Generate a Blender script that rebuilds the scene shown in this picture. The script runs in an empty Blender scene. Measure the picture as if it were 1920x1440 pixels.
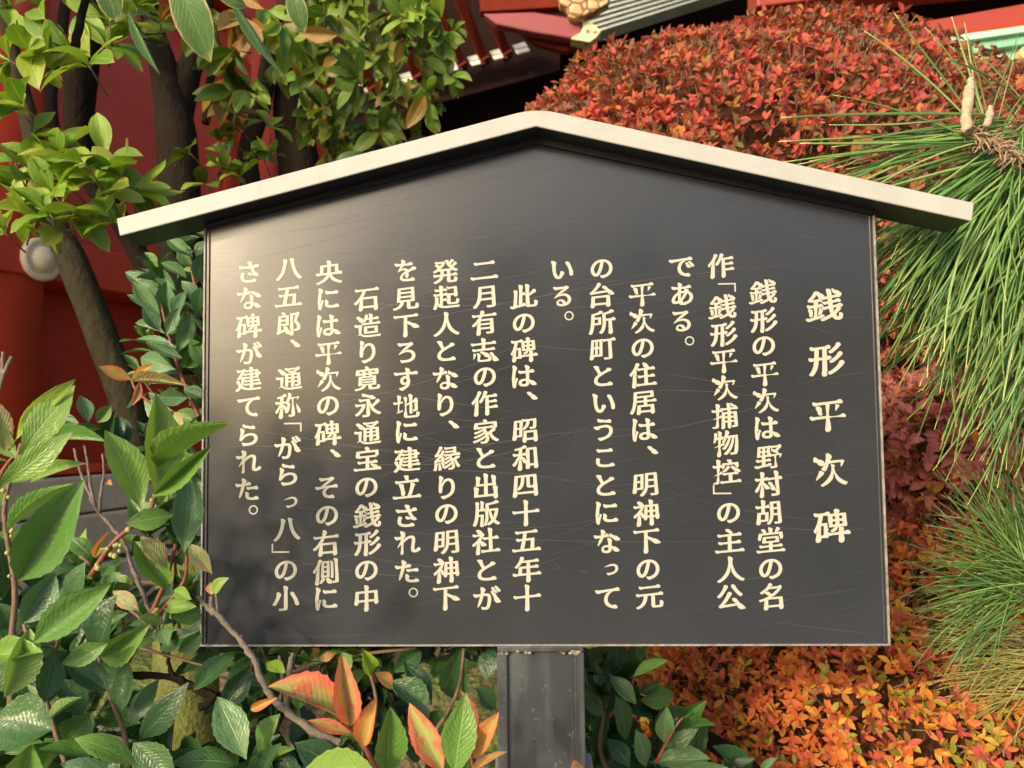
import bpy, bmesh, math, random
import numpy as np
from mathutils import Vector, Matrix, geometry
S = bpy.context.scene
COL = S.collection
RAD = math.radians

# ---------------------------------------------------------------- camera
ZB = 1.2                                  # height of the sign board's lower edge
CAM = Vector((0.0031, -1.0272, ZB + 0.288))
YAW, PITCH, ROLL = -0.03487, 0.05282, -0.01127
FPX = 1442.0
def cam_axes():
    cy, sy, cp, sp = math.cos(YAW), math.sin(YAW), math.cos(PITCH), math.sin(PITCH)
    f = Vector((sy*cp, cy*cp, sp)); r = Vector((cy, -sy, 0)); u = r.cross(f)
    cr, sr = math.cos(ROLL), math.sin(ROLL)
    return cr*r + sr*u, cr*u - sr*r, f
CR, CU, CF = cam_axes()
cd = bpy.data.cameras.new('camera'); cam = bpy.data.objects.new('camera', cd); COL.objects.link(cam)
cam.matrix_world = Matrix(((CR.x, CU.x, -CF.x, CAM.x), (CR.y, CU.y, -CF.y, CAM.y), (CR.z, CU.z, -CF.z, CAM.z), (0, 0, 0, 1)))
cd.sensor_fit = 'HORIZONTAL'; cd.lens = 26.0; cd.sensor_width = 26.0*1920/FPX
cd.clip_start = 0.05; cd.clip_end = 500
cd.dof.use_dof = True; cd.dof.focus_distance = 1.03; cd.dof.aperture_fstop = 7.5
S.camera = cam
def P(px, py, y):
    """a point of the place: the spot seen at (px, py) of the photograph, at depth y"""
    d = CF + CR*((px-960)/FPX) - CU*((py-720)/FPX)
    return CAM + d*((y-CAM.y)/d.y)
def pxm(y):
    return (y-CAM.y)/FPX                 # metres per photo pixel at depth y

# ---------------------------------------------------------------- light
SUN_EL, SUN_AZ = RAD(19.5), RAD(213.5)       # azimuth clockwise from +y: a low sun behind the camera, to the left
W = bpy.data.worlds.new('World'); S.world = W; W.use_nodes = True
nt = W.node_tree; nt.nodes.clear()
sky = nt.nodes.new('ShaderNodeTexSky'); sky.sky_type = 'NISHITA'; sky.sun_disc = False
sky.sun_elevation = SUN_EL; sky.sun_rotation = SUN_AZ
sky.air_density = 1.0; sky.dust_density = 5.0; sky.ozone_density = 1.0
bg = nt.nodes.new('ShaderNodeBackground'); bg.inputs['Strength'].default_value = 0.15
wo = nt.nodes.new('ShaderNodeOutputWorld')
nt.links.new(sky.outputs[0], bg.inputs[0]); nt.links.new(bg.outputs[0], wo.inputs[0])
sl = bpy.data.lights.new('sun', 'SUN'); sl.energy = 1.35; sl.angle = RAD(2.5); sl.color = (1.0, 0.84, 0.60)
so = bpy.data.objects.new('sun', sl); COL.objects.link(so)
sd = Vector((math.sin(SUN_AZ)*math.cos(SUN_EL), math.cos(SUN_AZ)*math.cos(SUN_EL), math.sin(SUN_EL)))
so.rotation_euler = sd.to_track_quat('Z', 'Y').to_euler(); so.location = (2, -4, 6)
S.view_settings.view_transform = 'Standard'; S.view_settings.look = 'None'
S.view_settings.exposure = 0.9; S.view_settings.gamma = 1.0; S.view_settings.use_curve_mapping = False
# the lettering: columns from right to left, size, and where each character stands
COLS = [
 ('銭形平次碑', 64, [(1545, 572), (1549.5, 674), (1552, 779), (1557, 881), (1560, 986)]),
 ('銭形の平次は野村胡堂の名', 0, [(1430, 547), (1432, 600), (1432, 649), (1434, 701), (1436, 751), (1439, 803), (1440, 856), (1441, 908), (1441, 961), (1445, 1013), (1445, 1067), (1446, 1119)]),
 ('作「銭形平次捕物控」の主人公', 0, [(1352, 499), (1363, 539), (1354, 575), (1357, 626), (1357, 677), (1359, 727), (1359, 780), (1361, 832), (1363, 885), (1354, 918), (1366, 962), (1368, 1015), (1370, 1068), (1371, 1119)]),
 ('である。', 0, [(1278, 500), (1279, 551), (1278, 602), (1293, 639)]),
 ('平次の住居は、明神下の元', 0, [(1204, 552), (1204, 602), (1205, 653), (1206, 704), (1206, 755), (1209, 806), (1224, 844), (1210, 908), (1212, 962), (1213, 1014), (1215, 1068), (1218, 1119)]),
 ('の台所町ということになって', 0, [(1128, 504), (1129, 554), (1129, 604), (1130, 654), (1131, 705), (1132, 756), (1131, 806), (1135, 858), (1136, 910), (1138, 962), (1138, 1015), (1146, 1068), (1139, 1121)]),
 ('いる。', 0, [(1054, 506), (1054, 555), (1067, 592)]),
 ('此の碑は、昭和四十五年十', 0, [(982, 556), (982, 606), (983, 656), (983, 706), (998, 742), (984.5, 807), (985, 859), (985, 911), (986, 962), (987, 1014), (988, 1068), (988.5, 1121)]),
 ('二月有志の作家と出版社とが', 0, [(908, 507), (908, 557), (908, 606), (909, 656), (909, 707), (909, 757), (911, 809), (911, 859), (911, 911), (912, 963), (912, 1015), (913, 1069), (913, 1121)]),
 ('発起人となり、縁りの明神下', 0, [(835, 509), (837, 558), (837, 608), (837, 658), (835, 709), (835, 759), (851, 796), (838, 860), (837.5, 914), (837, 964), (837, 1016), (837, 1069), (837, 1121)]),
 ('を見下ろす地に建立された。', 0, [(760, 507), (761, 560), (762, 610), (762, 661), (761, 711), (762, 761), (763, 810), (763, 862), (763, 914), (762, 967), (764, 1018), (763, 1071), (775, 1111)]),
 ('石造り寛永通宝の銭形の中', 0, [(687, 561), (689, 610), (689, 660), (689, 710), (690, 760), (689, 811), (689, 861), (687, 914), (688, 966), (689, 1018), (687, 1070), (687, 1122)]),
 ('央には平次の碑、その右側に', 0, [(617, 511), (616, 561), (616, 611), (616, 662), (616, 711), (615, 761), (615, 812), (629, 850), (612, 914), (613, 967), (611, 1019), (611, 1072), (612, 1123)]),
 ('八五郎、通称「がらっ八」の小', 0, [(542, 505), (541, 556), (541, 607), (554, 644), (542, 709), (540, 761), (549, 801), (539, 839), (540, 890), (545, 942), (538, 993), (526, 1028), (536, 1070), (536, 1122)]),
 ('さな碑が建てられた。', 0, [(467, 510), (467, 559), (467, 611), (467, 662), (466, 711), (466, 762), (466, 816), (466, 866), (463, 917), (475, 956)]),
]
# ---------------------------------------------------------------- brush-written characters
# the font of the program, reshaped into brush strokes

def font_outlines(chars):
    objs = []
    for ch in chars:
        cu = bpy.data.curves.new('letter_outline', 'FONT'); cu.body = ch
        o = bpy.data.objects.new('letter_outline', cu); COL.objects.link(o); objs.append(o); o.select_set(True)
    bpy.context.view_layer.objects.active = objs[0]
    bpy.ops.object.convert(target='CURVE')
    res = {}
    for ch, o in zip(chars, objs):
        res[ch] = [[[list(p.handle_left[:2]), list(p.co[:2]), list(p.handle_right[:2])] for p in s.bezier_points] for s in o.data.splines]
    for o in objs: bpy.data.objects.remove(o)
    return res
def g_bez(p0, h0, h1, p1, n):
    t = np.linspace(0, 1, n+1)[:-1, None]
    return (1-t)**3*p0+3*(1-t)**2*t*h0+3*(1-t)*t*t*h1+t**3*p1
def g_nodes(sp):
    Q = []
    for p in (np.array(p, float) for p in sp):
        if Q and np.hypot(*(Q[-1][1]-p[1])) < 1e-4:
            Q[-1][2] = p[2]; continue
        Q.append(p.copy())
    if np.hypot(*(Q[0][1]-Q[-1][1])) < 1e-4: Q[0][0] = Q[-1][0]; Q.pop()
    return Q
def g_line(a, b):
    d = b[1]-a[1]; L = np.hypot(*d)
    if L < 1e-6: return True
    off = lambda h: abs(d[0]*(h-a[1])[1]-d[1]*(h-a[1])[0])/L
    return off(a[2]) < L*0.02 and off(b[0]) < L*0.02
def g_unit(v):
    n = np.hypot(*v); return v/n if n > 1e-9 else v*0
def g_area(P_): x, y = P_.T; return 0.5*np.sum(x*np.roll(y, -1)-np.roll(x, -1)*y)
def g_resample(P_, step):
    out = []
    for i in range(len(P_)):
        a, b = P_[i], P_[(i+1) % len(P_)]; n = max(1, int(round(np.hypot(*(b-a))/step)))
        for k in range(n): out.append(a+(b-a)*k/n)
    return np.array(out)
def g_trace(cs, osign, N=420):
    """union of the outlines, redrawn by marching squares"""
    lo = -0.4; k = N/1.9; acc = np.zeros((N, N+1))
    for Q in cs:
        X = (Q[:, 0]-lo)*k; Y = (Q[:, 1]-lo)*k; X1 = np.roll(X, -1); Y1 = np.roll(Y, -1)
        for y in range(max(0, int(Y.min())-1), min(N, int(Y.max())+2)):
            yc = y+.5; m = (Y <= yc) != (Y1 <= yc)
            if not m.any(): continue
            xi = X[m]+(yc-Y[m])/(Y1[m]-Y[m])*(X1[m]-X[m]); sg = np.where(Y1[m] > Y[m], 1, -1)
            for x, s_ in zip(xi, sg): acc[y, int(np.clip(np.ceil(x-.5), 0, N)):] += s_
    g = ((-acc[:, :N]*osign) > 0).astype(float)
    if g.sum() < 10: g = ((acc[:, :N]*osign) > 0).astype(float)
    ker = np.exp(-0.5*(np.arange(-4, 5)/.9)**2); ker /= ker.sum()
    g = sum(w*np.roll(g, i-4, 0) for i, w in enumerate(ker)); g = sum(w*np.roll(g, i-4, 1) for i, w in enumerate(ker))
    v = g-0.5; s = v > 0; seg = {}
    cnt = s[:-1, :-1].astype(int)+s[:-1, 1:]+s[1:, 1:]+s[1:, :-1]
    for y, x in zip(*np.nonzero((cnt > 0) & (cnt < 4))):
        c = [s[y, x], s[y, x+1], s[y+1, x+1], s[y+1, x]]
        E = [('h', x, y), ('v', x+1, y), ('h', x, y+1), ('v', x, y)]
        cr = [i for i in range(4) if c[i] != c[(i+1) % 4]]
        if len(cr) == 2:
            p, q = cr if c[cr[0]] else cr[::-1]; seg.setdefault(E[p], []).append(E[q])
        else:
            for i in cr:
                if c[i]: seg.setdefault(E[i], []).append(E[(i-1) % 4])
    def pos(e):
        t, x, y = e
        if t == 'h': a, b = v[y, x], v[y, x+1]; return (x+a/(a-b), y)
        a, b = v[y, x], v[y+1, x]; return (x, y+a/(a-b))
    res = []
    while seg:
        cur = next(iter(seg)); pts = []
        while cur in seg:
            pts.append(pos(cur)); nxt = seg[cur].pop()
            if not seg[cur]: del seg[cur]
            cur = nxt
        if len(pts) > 14:
            A_ = (np.array(pts)+.5)/k+lo
            if abs(g_area(A_)) > .0016: res.append(A_)
    return res
def g_simplify(P_, eps):
    i1 = int(np.argmax(np.hypot(*(P_-P_[0]).T))); n = len(P_)
    def rec(a, b):
        if b <= a+1: return []
        A, B = P_[a], P_[b % n]; d = B-A; L = np.hypot(*d); Q = P_[a+1:b]
        dist = abs(d[0]*(Q[:, 1]-A[1])-d[1]*(Q[:, 0]-A[0]))/max(L, 1e-9); k = int(np.argmax(dist))
        if dist[k] < eps: return []
        m = a+1+k; return rec(a, m)+[m]+rec(m, b)
    return P_[[0]+rec(0, i1)+[i1]+rec(i1, n)]
def brush(ch, splines):
    kana = ord(ch) < 0x3100; wx, wy = (.044, .020) if kana else (.049, .011)
    conts = []
    for sp in splines:
        Q = g_nodes(sp); n = len(Q); ends = {}
        for i in range(n):
            a, b, pa, nb = Q[i], Q[(i+1) % n], Q[i-1], Q[(i+2) % n]
            if not g_line(a, b): continue
            L = np.hypot(*(b[1]-a[1]))
            if not .03 < L < .11: continue
            e = g_unit(b[1]-a[1])
            din = g_unit(a[1]-(pa[1] if g_line(pa, a) else a[0])); dout = g_unit((nb[1] if g_line(b, nb) else b[2])-b[1])
            if np.hypot(*din) == 0: din = g_unit(a[1]-pa[1])
            if np.hypot(*dout) == 0: dout = g_unit(nb[1]-b[1])
            if np.dot(din, -dout) < .55: continue
            d = g_unit(din-dout)
            if abs(np.dot(d, e)) > .8: continue
            ends[i] = (a[1], b[1], d, L, din, dout)
        pts, start = [], {}
        for i in range(n):
            a, b = Q[i], Q[(i+1) % n]; start[i] = len(pts)
            pts += [a[1]] if g_line(a, b) else list(g_bez(a[1], a[2], b[0], b[1], max(3, int(np.hypot(*(b[1]-a[1]))/.03)+2)))
        conts.append((np.array(pts), {start[i]: v for i, v in ends.items()}))
    osign = np.sign(g_area(max(conts, key=lambda c: abs(g_area(c[0])))[0]))
    new, tips, sweep = [], [], []
    for P_, ends in conts:
        n = len(P_); res = [None]*n; drop = set()
        for k, (A, B, d, L, din, dout) in ends.items():
            e = g_unit(B-A)
            if (din[0]*e[1]-din[1]*e[0])*osign <= 0 or (e[0]*dout[1]-e[1]*dout[0])*osign <= 0: continue
            ang = np.degrees(np.arctan2(d[1], d[0])); M = (A+B)/2; nrm = np.array([-d[1], d[0]]); w = L*abs(np.dot(e, nrm)); h = w/2
            pt = lambda f, s: M+d*f*w+nrm*s*h
            if -25 <= ang <= 35: seq = [pt(-1.4, 1.0), pt(-.5, 1.75), pt(-.25, 1.7), pt(.4, -.35), pt(.25, -.95), pt(-.2, -1.05)]
            elif ang > 150 or ang < -160: seq = [pt(-1.4, 1.0), pt(-.6, 1.35), pt(-.25, 1.1), pt(.6, -1.2), pt(.5, -1.4), pt(-.5, -.75)]
            elif 35 < ang <= 75: seq = [pt(-.6, 1.0), pt(.12, 1.35), pt(.3, .6), pt(-.1, -1.0), pt(-.5, -1.25)]
            elif 75 < ang <= 115: seq = [pt(-.9, 1.0), pt(-.1, 1.2), pt(.5, 1.7), pt(.55, 1.4), pt(-.1, -.9), pt(-.5, -1.3), pt(-1.4, -1.0)]
            elif 115 < ang <= 150: seq = [pt(-.8, 1.0), pt(-.1, .85), pt(.4, .2), pt(.2, -.4), pt(-.5, -1.0)]
            elif -115 <= ang <= -75: seq = [pt(-1.4, 1.0), pt(-.3, .7), pt(.4, .1), pt(.5, -.3), pt(.2, -.8), pt(-.7, -1.05)]
            elif -160 <= ang < -115: seq = [pt(-1.4, .75), pt(.7, .12), pt(.75, -.12), pt(-1.2, -.8)]
            else: seq = [pt(-1.6, 1.2), pt(-.5, 1.5), M+np.array([1.5, -.45])*w, M+np.array([1.45, -.62])*w, M+np.array([.2, -.8])*w, pt(-.5, -1.5), pt(-1.4, -1.1)]
            if np.dot(A-M, nrm) < np.dot(B-M, nrm): seq = seq[::-1]
            res[k] = seq; drop.add((k+1) % n); (sweep if -165 <= ang < -112 else tips).append(M)
        out = []
        for i in range(n):
            if res[i] is not None: out += res[i]
            elif i not in drop: out.append(P_[i])
        new.append(np.array(out))
    dense = [g_resample(P_, .012) for P_ in new]
    for _ in range(2): dense = [.5*P_+.25*(np.roll(P_, 1, 0)+np.roll(P_, -1, 0)) for P_ in dense]
    sg = np.concatenate([np.stack([P_, np.roll(P_, -1, 0)], 1) for P_ in dense]); a, s = sg[:, 0], sg[:, 1]-sg[:, 0]
    def near(P_, T, r):
        if not len(T): return 0
        T = np.array(T); dd = np.min(np.hypot(P_[:, None, 0]-T[None, :, 0], P_[:, None, 1]-T[None, :, 1]), axis=1); return np.exp(-(dd/r)**2)
    out = []
    for P_ in dense:
        t = np.roll(P_, -1, 0)-np.roll(P_, 1, 0); t /= np.maximum(np.hypot(*t.T)[:, None], 1e-9)
        N = np.stack([t[:, 1], -t[:, 0]], 1)*osign
        e = np.hypot(N[:, 0]*wx, N[:, 1]*wy)*(.62+.46*near(P_, tips, .11)); tap = near(P_, sweep, .22)
        R_ = P_+N*.004; den = N[:, None, 0]*s[None, :, 1]-N[:, None, 1]*s[None, :, 0]; den = np.where(abs(den) < 1e-12, 1e-12, den)
        ax = a[None]-R_[:, None]
        tt = (ax[..., 0]*s[None, :, 1]-ax[..., 1]*s[None, :, 0])/den; uu = (ax[..., 0]*N[:, None, 1]-ax[..., 1]*N[:, None, 0])/den
        gap = np.where((tt > 0) & (uu >= 0) & (uu <= 1), tt, 9).min(1)
        e = np.minimum(e, np.maximum(.24*gap-.003, -.003)); e = e*(1-tap)-.030*tap
        for _ in range(3): e = .5*e+.25*(np.roll(e, 1)+np.roll(e, -1))
        Q = P_+N*e[:, None]; Q[:, 1] += (.05 if kana else .10)*(Q[:, 0]-.5)
        if kana: Q[:, 0] = .5+(Q[:, 0]-.5)*.97; Q[:, 1] = .4+(Q[:, 1]-.4)*.94
        else: Q[:, 0] = .5+(Q[:, 0]-.5)*(1.0-.16*(Q[:, 1]-.38)); Q[:, 1] = .38+(Q[:, 1]-.38)*.955
        out.append(Q)
    out = g_trace(out, osign); al = np.concatenate(out); c = (al.min(0)+al.max(0))/2
    return [g_simplify(Q-c, .0028) for Q in out]
TEXT = ''.join(t for t, _, _ in COLS).replace('「', '').replace('」', '').replace('。', '')
ROWS = {ch: brush(ch, sp) for ch, sp in font_outlines([c for i, c in enumerate(TEXT) if c not in TEXT[:i]]).items()}
# ---------------------------------------------------------------- helpers
def link(o, parent=None):
    COL.objects.link(o)
    if parent: o.parent = parent
    return o
def empty(name, loc, label=None, cat=None, group=None):
    o = bpy.data.objects.new(name, None); o.location = loc; o.empty_display_size = 0.05
    COL.objects.link(o); tag(o, label, cat, group); return o
def tag(o, label=None, cat=None, group=None, kind=None):
    for k, v in (('label', label), ('category', cat), ('group', group), ('kind', kind)):
        if v: o[k] = v
    return o
def mesh(name, verts, faces, mat=None, smooth=False, uv=None):
    m = bpy.data.meshes.new(name); m.from_pydata([tuple(v) for v in verts], [], faces)
    if mat: m.materials.append(mat)
    if uv is not None:
        l = m.uv_layers.new(name='UVMap'); vi = np.zeros(len(m.loops), int); m.loops.foreach_get('vertex_index', vi)
        l.data.foreach_set('uv', np.asarray(uv, float)[vi].ravel())
    if smooth: m.polygons.foreach_set('use_smooth', [True]*len(m.polygons))
    m.update(); return m
def world_child(o, parent):
    """o's mesh is written in world coordinates; hang it under parent without moving it"""
    COL.objects.link(o); o.parent = parent; o.matrix_parent_inverse = Matrix.Translation(-parent.location); return o
def put(name, verts, faces, mat, parent=None, smooth=False, bevel=0, uv=None):
    o = bpy.data.objects.new(name, mesh(name, verts, faces, mat, smooth, uv))
    if parent: world_child(o, parent)
    else: COL.objects.link(o)
    if bevel:
        b = o.modifiers.new('bevel', 'BEVEL'); b.width = bevel; b.segments = 2; b.limit_method = 'ANGLE'
    return o
def prism(pts, off):
    """closed polygon pts pushed along vector off -> verts, faces"""
    n = len(pts); v = [Vector(p) for p in pts] + [Vector(p)+Vector(off) for p in pts]
    nrm = Vector((0, 0, 0))
    for i in range(n): nrm += v[i].cross(v[(i+1) % n])
    if nrm.dot(Vector(off)) > 0: v = v[:n][::-1] + v[n:][::-1]
    f = [tuple(range(n)), tuple(range(2*n-1, n-1, -1))] + [(i, i+n, (i+1) % n+n, (i+1) % n)[::1] for i in range(n)]
    return v, f
def box(x0, x1, y0, y1, z0, z1):
    return prism([(x0, y0, z0), (x1, y0, z0), (x1, y0, z1), (x0, y0, z1)], (0, y1-y0, 0))
def board(name, px, y, thick, mat, parent, bevel=0):
    """outline given in photo pixels at depth y, made thick metres deep"""
    v, f = prism([P(a, b, y) for a, b in px], (0, thick, 0)); return put(name, v, f, mat, parent, bevel=bevel)
def tube(pts, rad, sides=7, cap=True):
    V, F = [], []; pts = [Vector(p) for p in pts]; n = len(pts)
    a = Vector((0.3, 0.7, 0.2))
    for i, p in enumerate(pts):
        t = (pts[min(i+1, n-1)]-pts[max(i-1, 0)]).normalized()
        u = t.cross(a); u = u.normalized() if u.length > 1e-3 else t.orthogonal().normalized(); w = t.cross(u)
        for k in range(sides):
            q = 2*math.pi*k/sides; V.append(p + (u*math.cos(q)+w*math.sin(q))*rad[i])
    for i in range(n-1):
        for k in range(sides):
            k2 = (k+1) % sides; F.append((i*sides+k, i*sides+k2, (i+1)*sides+k2, (i+1)*sides+k))
    if cap: F.append(tuple(range(sides))[::-1]); F.append(tuple(range((n-1)*sides, n*sides)))
    return V, F
def smooth_path(pts, rad, n=4):
    """Catmull-Rom through pts"""
    pts = [Vector(p) for p in pts]; P_, R_ = [], []
    for i in range(len(pts)-1):
        a, b, c, d = pts[max(i-1, 0)], pts[i], pts[i+1], pts[min(i+2, len(pts)-1)]
        for k in range(n):
            t = k/n
            P_.append(0.5*((2*b)+(c-a)*t+(2*a-5*b+4*c-d)*t*t+(3*b-a-3*c+d)*t**3)); R_.append(rad[i]*(1-t)+rad[i+1]*t)
    return P_+[pts[-1]], R_+[rad[-1]]

# ---------------------------------------------------------------- materials
class NT:
    def __init__(s, name):
        s.m = bpy.data.materials.new(name); s.m.use_nodes = True; s.t = s.m.node_tree
        s.b = s.t.nodes['Principled BSDF']; s.out = s.t.nodes['Material Output']
    def n(s, typ, **kw):
        x = s.t.nodes.new('ShaderNode'+typ)
        for k, v in kw.items():
            if k.startswith('i_'):
                key = k[2:]; x.inputs[int(key) if key.isdigit() else key.replace('_', ' ')].default_value = v
            else: setattr(x, k, v)
        return x
    def l(s, a, b): s.t.links.new(a, b)
    def set(s, **kw):
        for k, v in kw.items(): s.b.inputs[k.replace('_', ' ')].default_value = v
    def math(s, op, a, b=None, clamp=False):
        x = s.n('Math', operation=op, use_clamp=clamp)
        for i, v in enumerate((a, b)):
            if v is None: continue
            if isinstance(v, (int, float)): x.inputs[i].default_value = v
            else: s.l(v, x.inputs[i])
        return x.outputs[0]
    def mix(s, f, a, b, mode='MIX'):
        x = s.n('MixRGB', blend_type=mode)
        for i, v in enumerate((f, a, b)):
            if isinstance(v, (int, float)): x.inputs[i].default_value = v
            elif isinstance(v, tuple): x.inputs[i].default_value = (*v[:3], 1)
            else: s.l(v, x.inputs[i])
        return x.outputs[0]
    def ramp(s, f, stops, interp='LINEAR'):
        x = s.n('ValToRGB'); r = x.color_ramp; r.interpolation = interp
        while len(r.elements) < len(stops): r.elements.new(0.5)
        for e, (p, c) in zip(r.elements, stops): e.position = p; e.color = (*c, 1) if len(c) == 3 else c
        s.l(f, x.inputs[0]); return x.outputs[0]
    def coord(s, kind='Object', scale=None):
        c = s.n('TexCoord').outputs[kind]
        if scale:
            mp = s.n('Mapping'); mp.inputs['Scale'].default_value = scale; s.l(c, mp.inputs[0]); c = mp.outputs[0]
        return c
    def noise(s, co, scale, detail=4, rough=.55):
        x = s.n('TexNoise', i_Scale=scale, i_Detail=detail, i_Roughness=rough); s.l(co, x.inputs['Vector']); return x.outputs[0]
    def bump(s, h, strength, dist=0.002):
        x = s.n('Bump', i_Strength=strength, i_Distance=dist); s.l(h, x.inputs['Height']); s.l(x.outputs[0], s.b.inputs['Normal']); return x
def simple(name, col, rough=.5, var=.25, scale=12, bump=.15, dist=.003, metallic=0, stretch=(1, 1, 1), spec=.5):
    k = NT(name); co = k.coord('Object', stretch); n1 = k.noise(co, scale); n2 = k.noise(co, scale*7)
    lo = tuple(c*(1-var) for c in col); hi = tuple(min(1, c*(1+var)) for c in col)
    c = k.ramp(n1, [(.3, lo), (.7, hi)]); c = k.mix(.35, c, k.ramp(n2, [(.35, lo), (.65, hi)]))
    k.l(c, k.b.inputs['Base Color']); k.set(Roughness=rough, Metallic=metallic); k.b.inputs['Specular IOR Level'].default_value = spec if rough < .82 else .12
    if bump: k.bump(n2, bump, dist)
    return k.m

def rnd_value(k):
    a = k.n('Attribute', attribute_name='rnd'); o = k.n('ObjectInfo')
    return k.math('FRACT', k.math('ADD', a.outputs['Fac'], k.math('MULTIPLY', o.outputs['Random'], 1.0)))
def leaf_mat(name, stops, rib, edge, rough=.38, transl=.22, veins=1.0, blotch=None, edge_w=.80, spec=.5, es=6.0):
    k = NT(name); r = rnd_value(k); c = k.ramp(r, stops)
    uv = k.n('TexCoord').outputs['UV']; sp = k.n('SeparateXYZ'); k.l(uv, sp.inputs[0])
    u = k.math('ABSOLUTE', k.math('SUBTRACT', k.math('MULTIPLY', sp.outputs[0], 2.0), 1.0)); v = sp.outputs[1]
    gen = k.coord('Object'); nz = k.noise(gen, 3.1, 3)
    nx = k.n('Combine' 'XYZ'); k.l(sp.outputs[0], nx.inputs[0]); k.l(v, nx.inputs[1]); k.l(k.math('MULTIPLY', r, 37.0), nx.inputs[2])
    n2 = k.noise(nx.outputs[0], 4.5, 3)
    c = k.mix(k.math('MULTIPLY', n2, .55), c, k.mix(1.0, c, (.45, .5, .5), 'MULTIPLY'))
    # side veins slanting to the tip
    vv = k.math('SUBTRACT', k.math('MULTIPLY', v, 13.0), k.math('MULTIPLY', u, 4.0))
    vein = k.math('POWER', k.math('ABSOLUTE', k.math('SINE', k.math('MULTIPLY', vv, math.pi))), .35)
    vein = k.math('SUBTRACT', 1.0, vein)
    c = k.mix(k.math('MULTIPLY', vein, .22*veins), c, rib)
    if blotch:
        b = k.ramp(n2, [(.50, (0, 0, 0)), (.62, (1, 1, 1))]); c = k.mix(k.math('MULTIPLY', b, blotch[1]), c, blotch[0])
    n3 = k.noise(nx.outputs[0], 17, 3); c = k.mix(k.math('MULTIPLY', k.ramp(n3, [(.66, (0, 0, 0)), (.70, (1, 1, 1))]), .55), c, (.20, .11, .04))
    e = k.math('ADD', u, k.math('MULTIPLY', k.math('SUBTRACT', n2, .5), .25))
    e = k.math('MULTIPLY', k.math('SUBTRACT', e, edge_w), es, True)
    tipm = k.math('MULTIPLY', k.math('SUBTRACT', v, .9), 6.0, True)
    c = k.mix(k.math('MAXIMUM', e, tipm), c, edge)
    mid = k.math('SUBTRACT', 1.0, k.math('MULTIPLY', k.math('SUBTRACT', u, .015), 28.0, True))
    c = k.mix(k.math('MULTIPLY', mid, .8), c, rib)
    k.l(c, k.b.inputs['Base Color']); k.set(Roughness=rough); k.b.inputs['Specular IOR Level'].default_value = spec
    h = k.math('SUBTRACT', k.math('MULTIPLY', n2, .6), k.math('ADD', k.math('MULTIPLY', vein, .16*veins), k.math('MULTIPLY', mid, .6)))
    k.bump(h, .35, .012)
    rg = k.math('ADD', k.math('MULTIPLY', n2, .25), rough-.1); k.l(rg, k.b.inputs['Roughness'])
    tr = k.n('BsdfTranslucent'); k.l(k.mix(1.0, c, (1.0, 1.0, .55), 'MULTIPLY'), tr.inputs[0])
    mx = k.n('MixShader', i_0=transl); k.l(k.b.outputs[0], mx.inputs[1]); k.l(tr.outputs[0], mx.inputs[2]); k.l(mx.outputs[0], k.out.inputs[0])
    return k.m

LM = {
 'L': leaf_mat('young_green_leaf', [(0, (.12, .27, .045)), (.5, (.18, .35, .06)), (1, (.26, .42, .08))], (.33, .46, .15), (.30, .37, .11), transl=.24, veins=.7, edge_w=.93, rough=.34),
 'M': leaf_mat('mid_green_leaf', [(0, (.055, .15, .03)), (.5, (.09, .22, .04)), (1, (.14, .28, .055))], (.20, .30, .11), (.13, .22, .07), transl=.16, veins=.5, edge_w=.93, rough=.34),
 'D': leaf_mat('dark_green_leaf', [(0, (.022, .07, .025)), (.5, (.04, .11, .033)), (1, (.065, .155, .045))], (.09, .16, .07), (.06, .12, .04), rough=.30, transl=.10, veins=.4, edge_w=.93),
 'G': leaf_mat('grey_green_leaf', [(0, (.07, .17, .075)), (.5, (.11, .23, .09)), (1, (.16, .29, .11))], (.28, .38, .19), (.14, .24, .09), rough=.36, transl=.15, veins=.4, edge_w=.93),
 'R': leaf_mat('red_young_leaf', [(0, (.52, .32, .13)), (.5, (.40, .40, .12)), (1, (.33, .42, .12))], (.55, .50, .20), (.78, .16, .11), transl=.25, blotch=((.52, .10, .08), .8), edge_w=.42, es=1.9, veins=.7),
 'O': leaf_mat('orange_young_leaf', [(0, (.72, .30, .10)), (1, (.66, .46, .12))], (.68, .52, .2), (.78, .22, .1), transl=.3, blotch=((.50, .52, .10), .6), edge_w=.45, es=2.2, veins=.7),
 'P': leaf_mat('mottled_leaf', [(0, (.25, .33, .10)), (1, (.35, .38, .14))], (.4, .42, .18), (.42, .22, .12), transl=.25, blotch=((.36, .13, .12), .75)),
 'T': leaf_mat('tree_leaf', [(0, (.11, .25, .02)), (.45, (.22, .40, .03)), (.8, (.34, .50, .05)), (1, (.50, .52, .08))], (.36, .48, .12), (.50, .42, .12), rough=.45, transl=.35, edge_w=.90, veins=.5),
 'U': leaf_mat('dark_tree_leaf', [(0, (.04, .10, .01)), (.4, (.08, .15, .01)), (.75, (.13, .18, .012)), (.88, (.20, .17, .015)), (1, (.30, .16, .02))], (.2, .3, .06), (.25, .26, .05), rough=.4, transl=.35, edge_w=.92, veins=.5),  # deeper green leaf tones running to yellow-brown
 'B': leaf_mat('tree_leaf_with_pale_rim', [(0, (.09, .19, .05)), (1, (.12, .24, .06))], (.2, .3, .12), (.62, .50, .26), rough=.45, transl=.25, edge_w=.86, veins=.5),
 'Y': leaf_mat('withered_leaf', [(0, (.42, .20, .05)), (1, (.45, .33, .08))], (.4, .3, .1), (.35, .18, .06), rough=.5, transl=.35),
}
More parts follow.
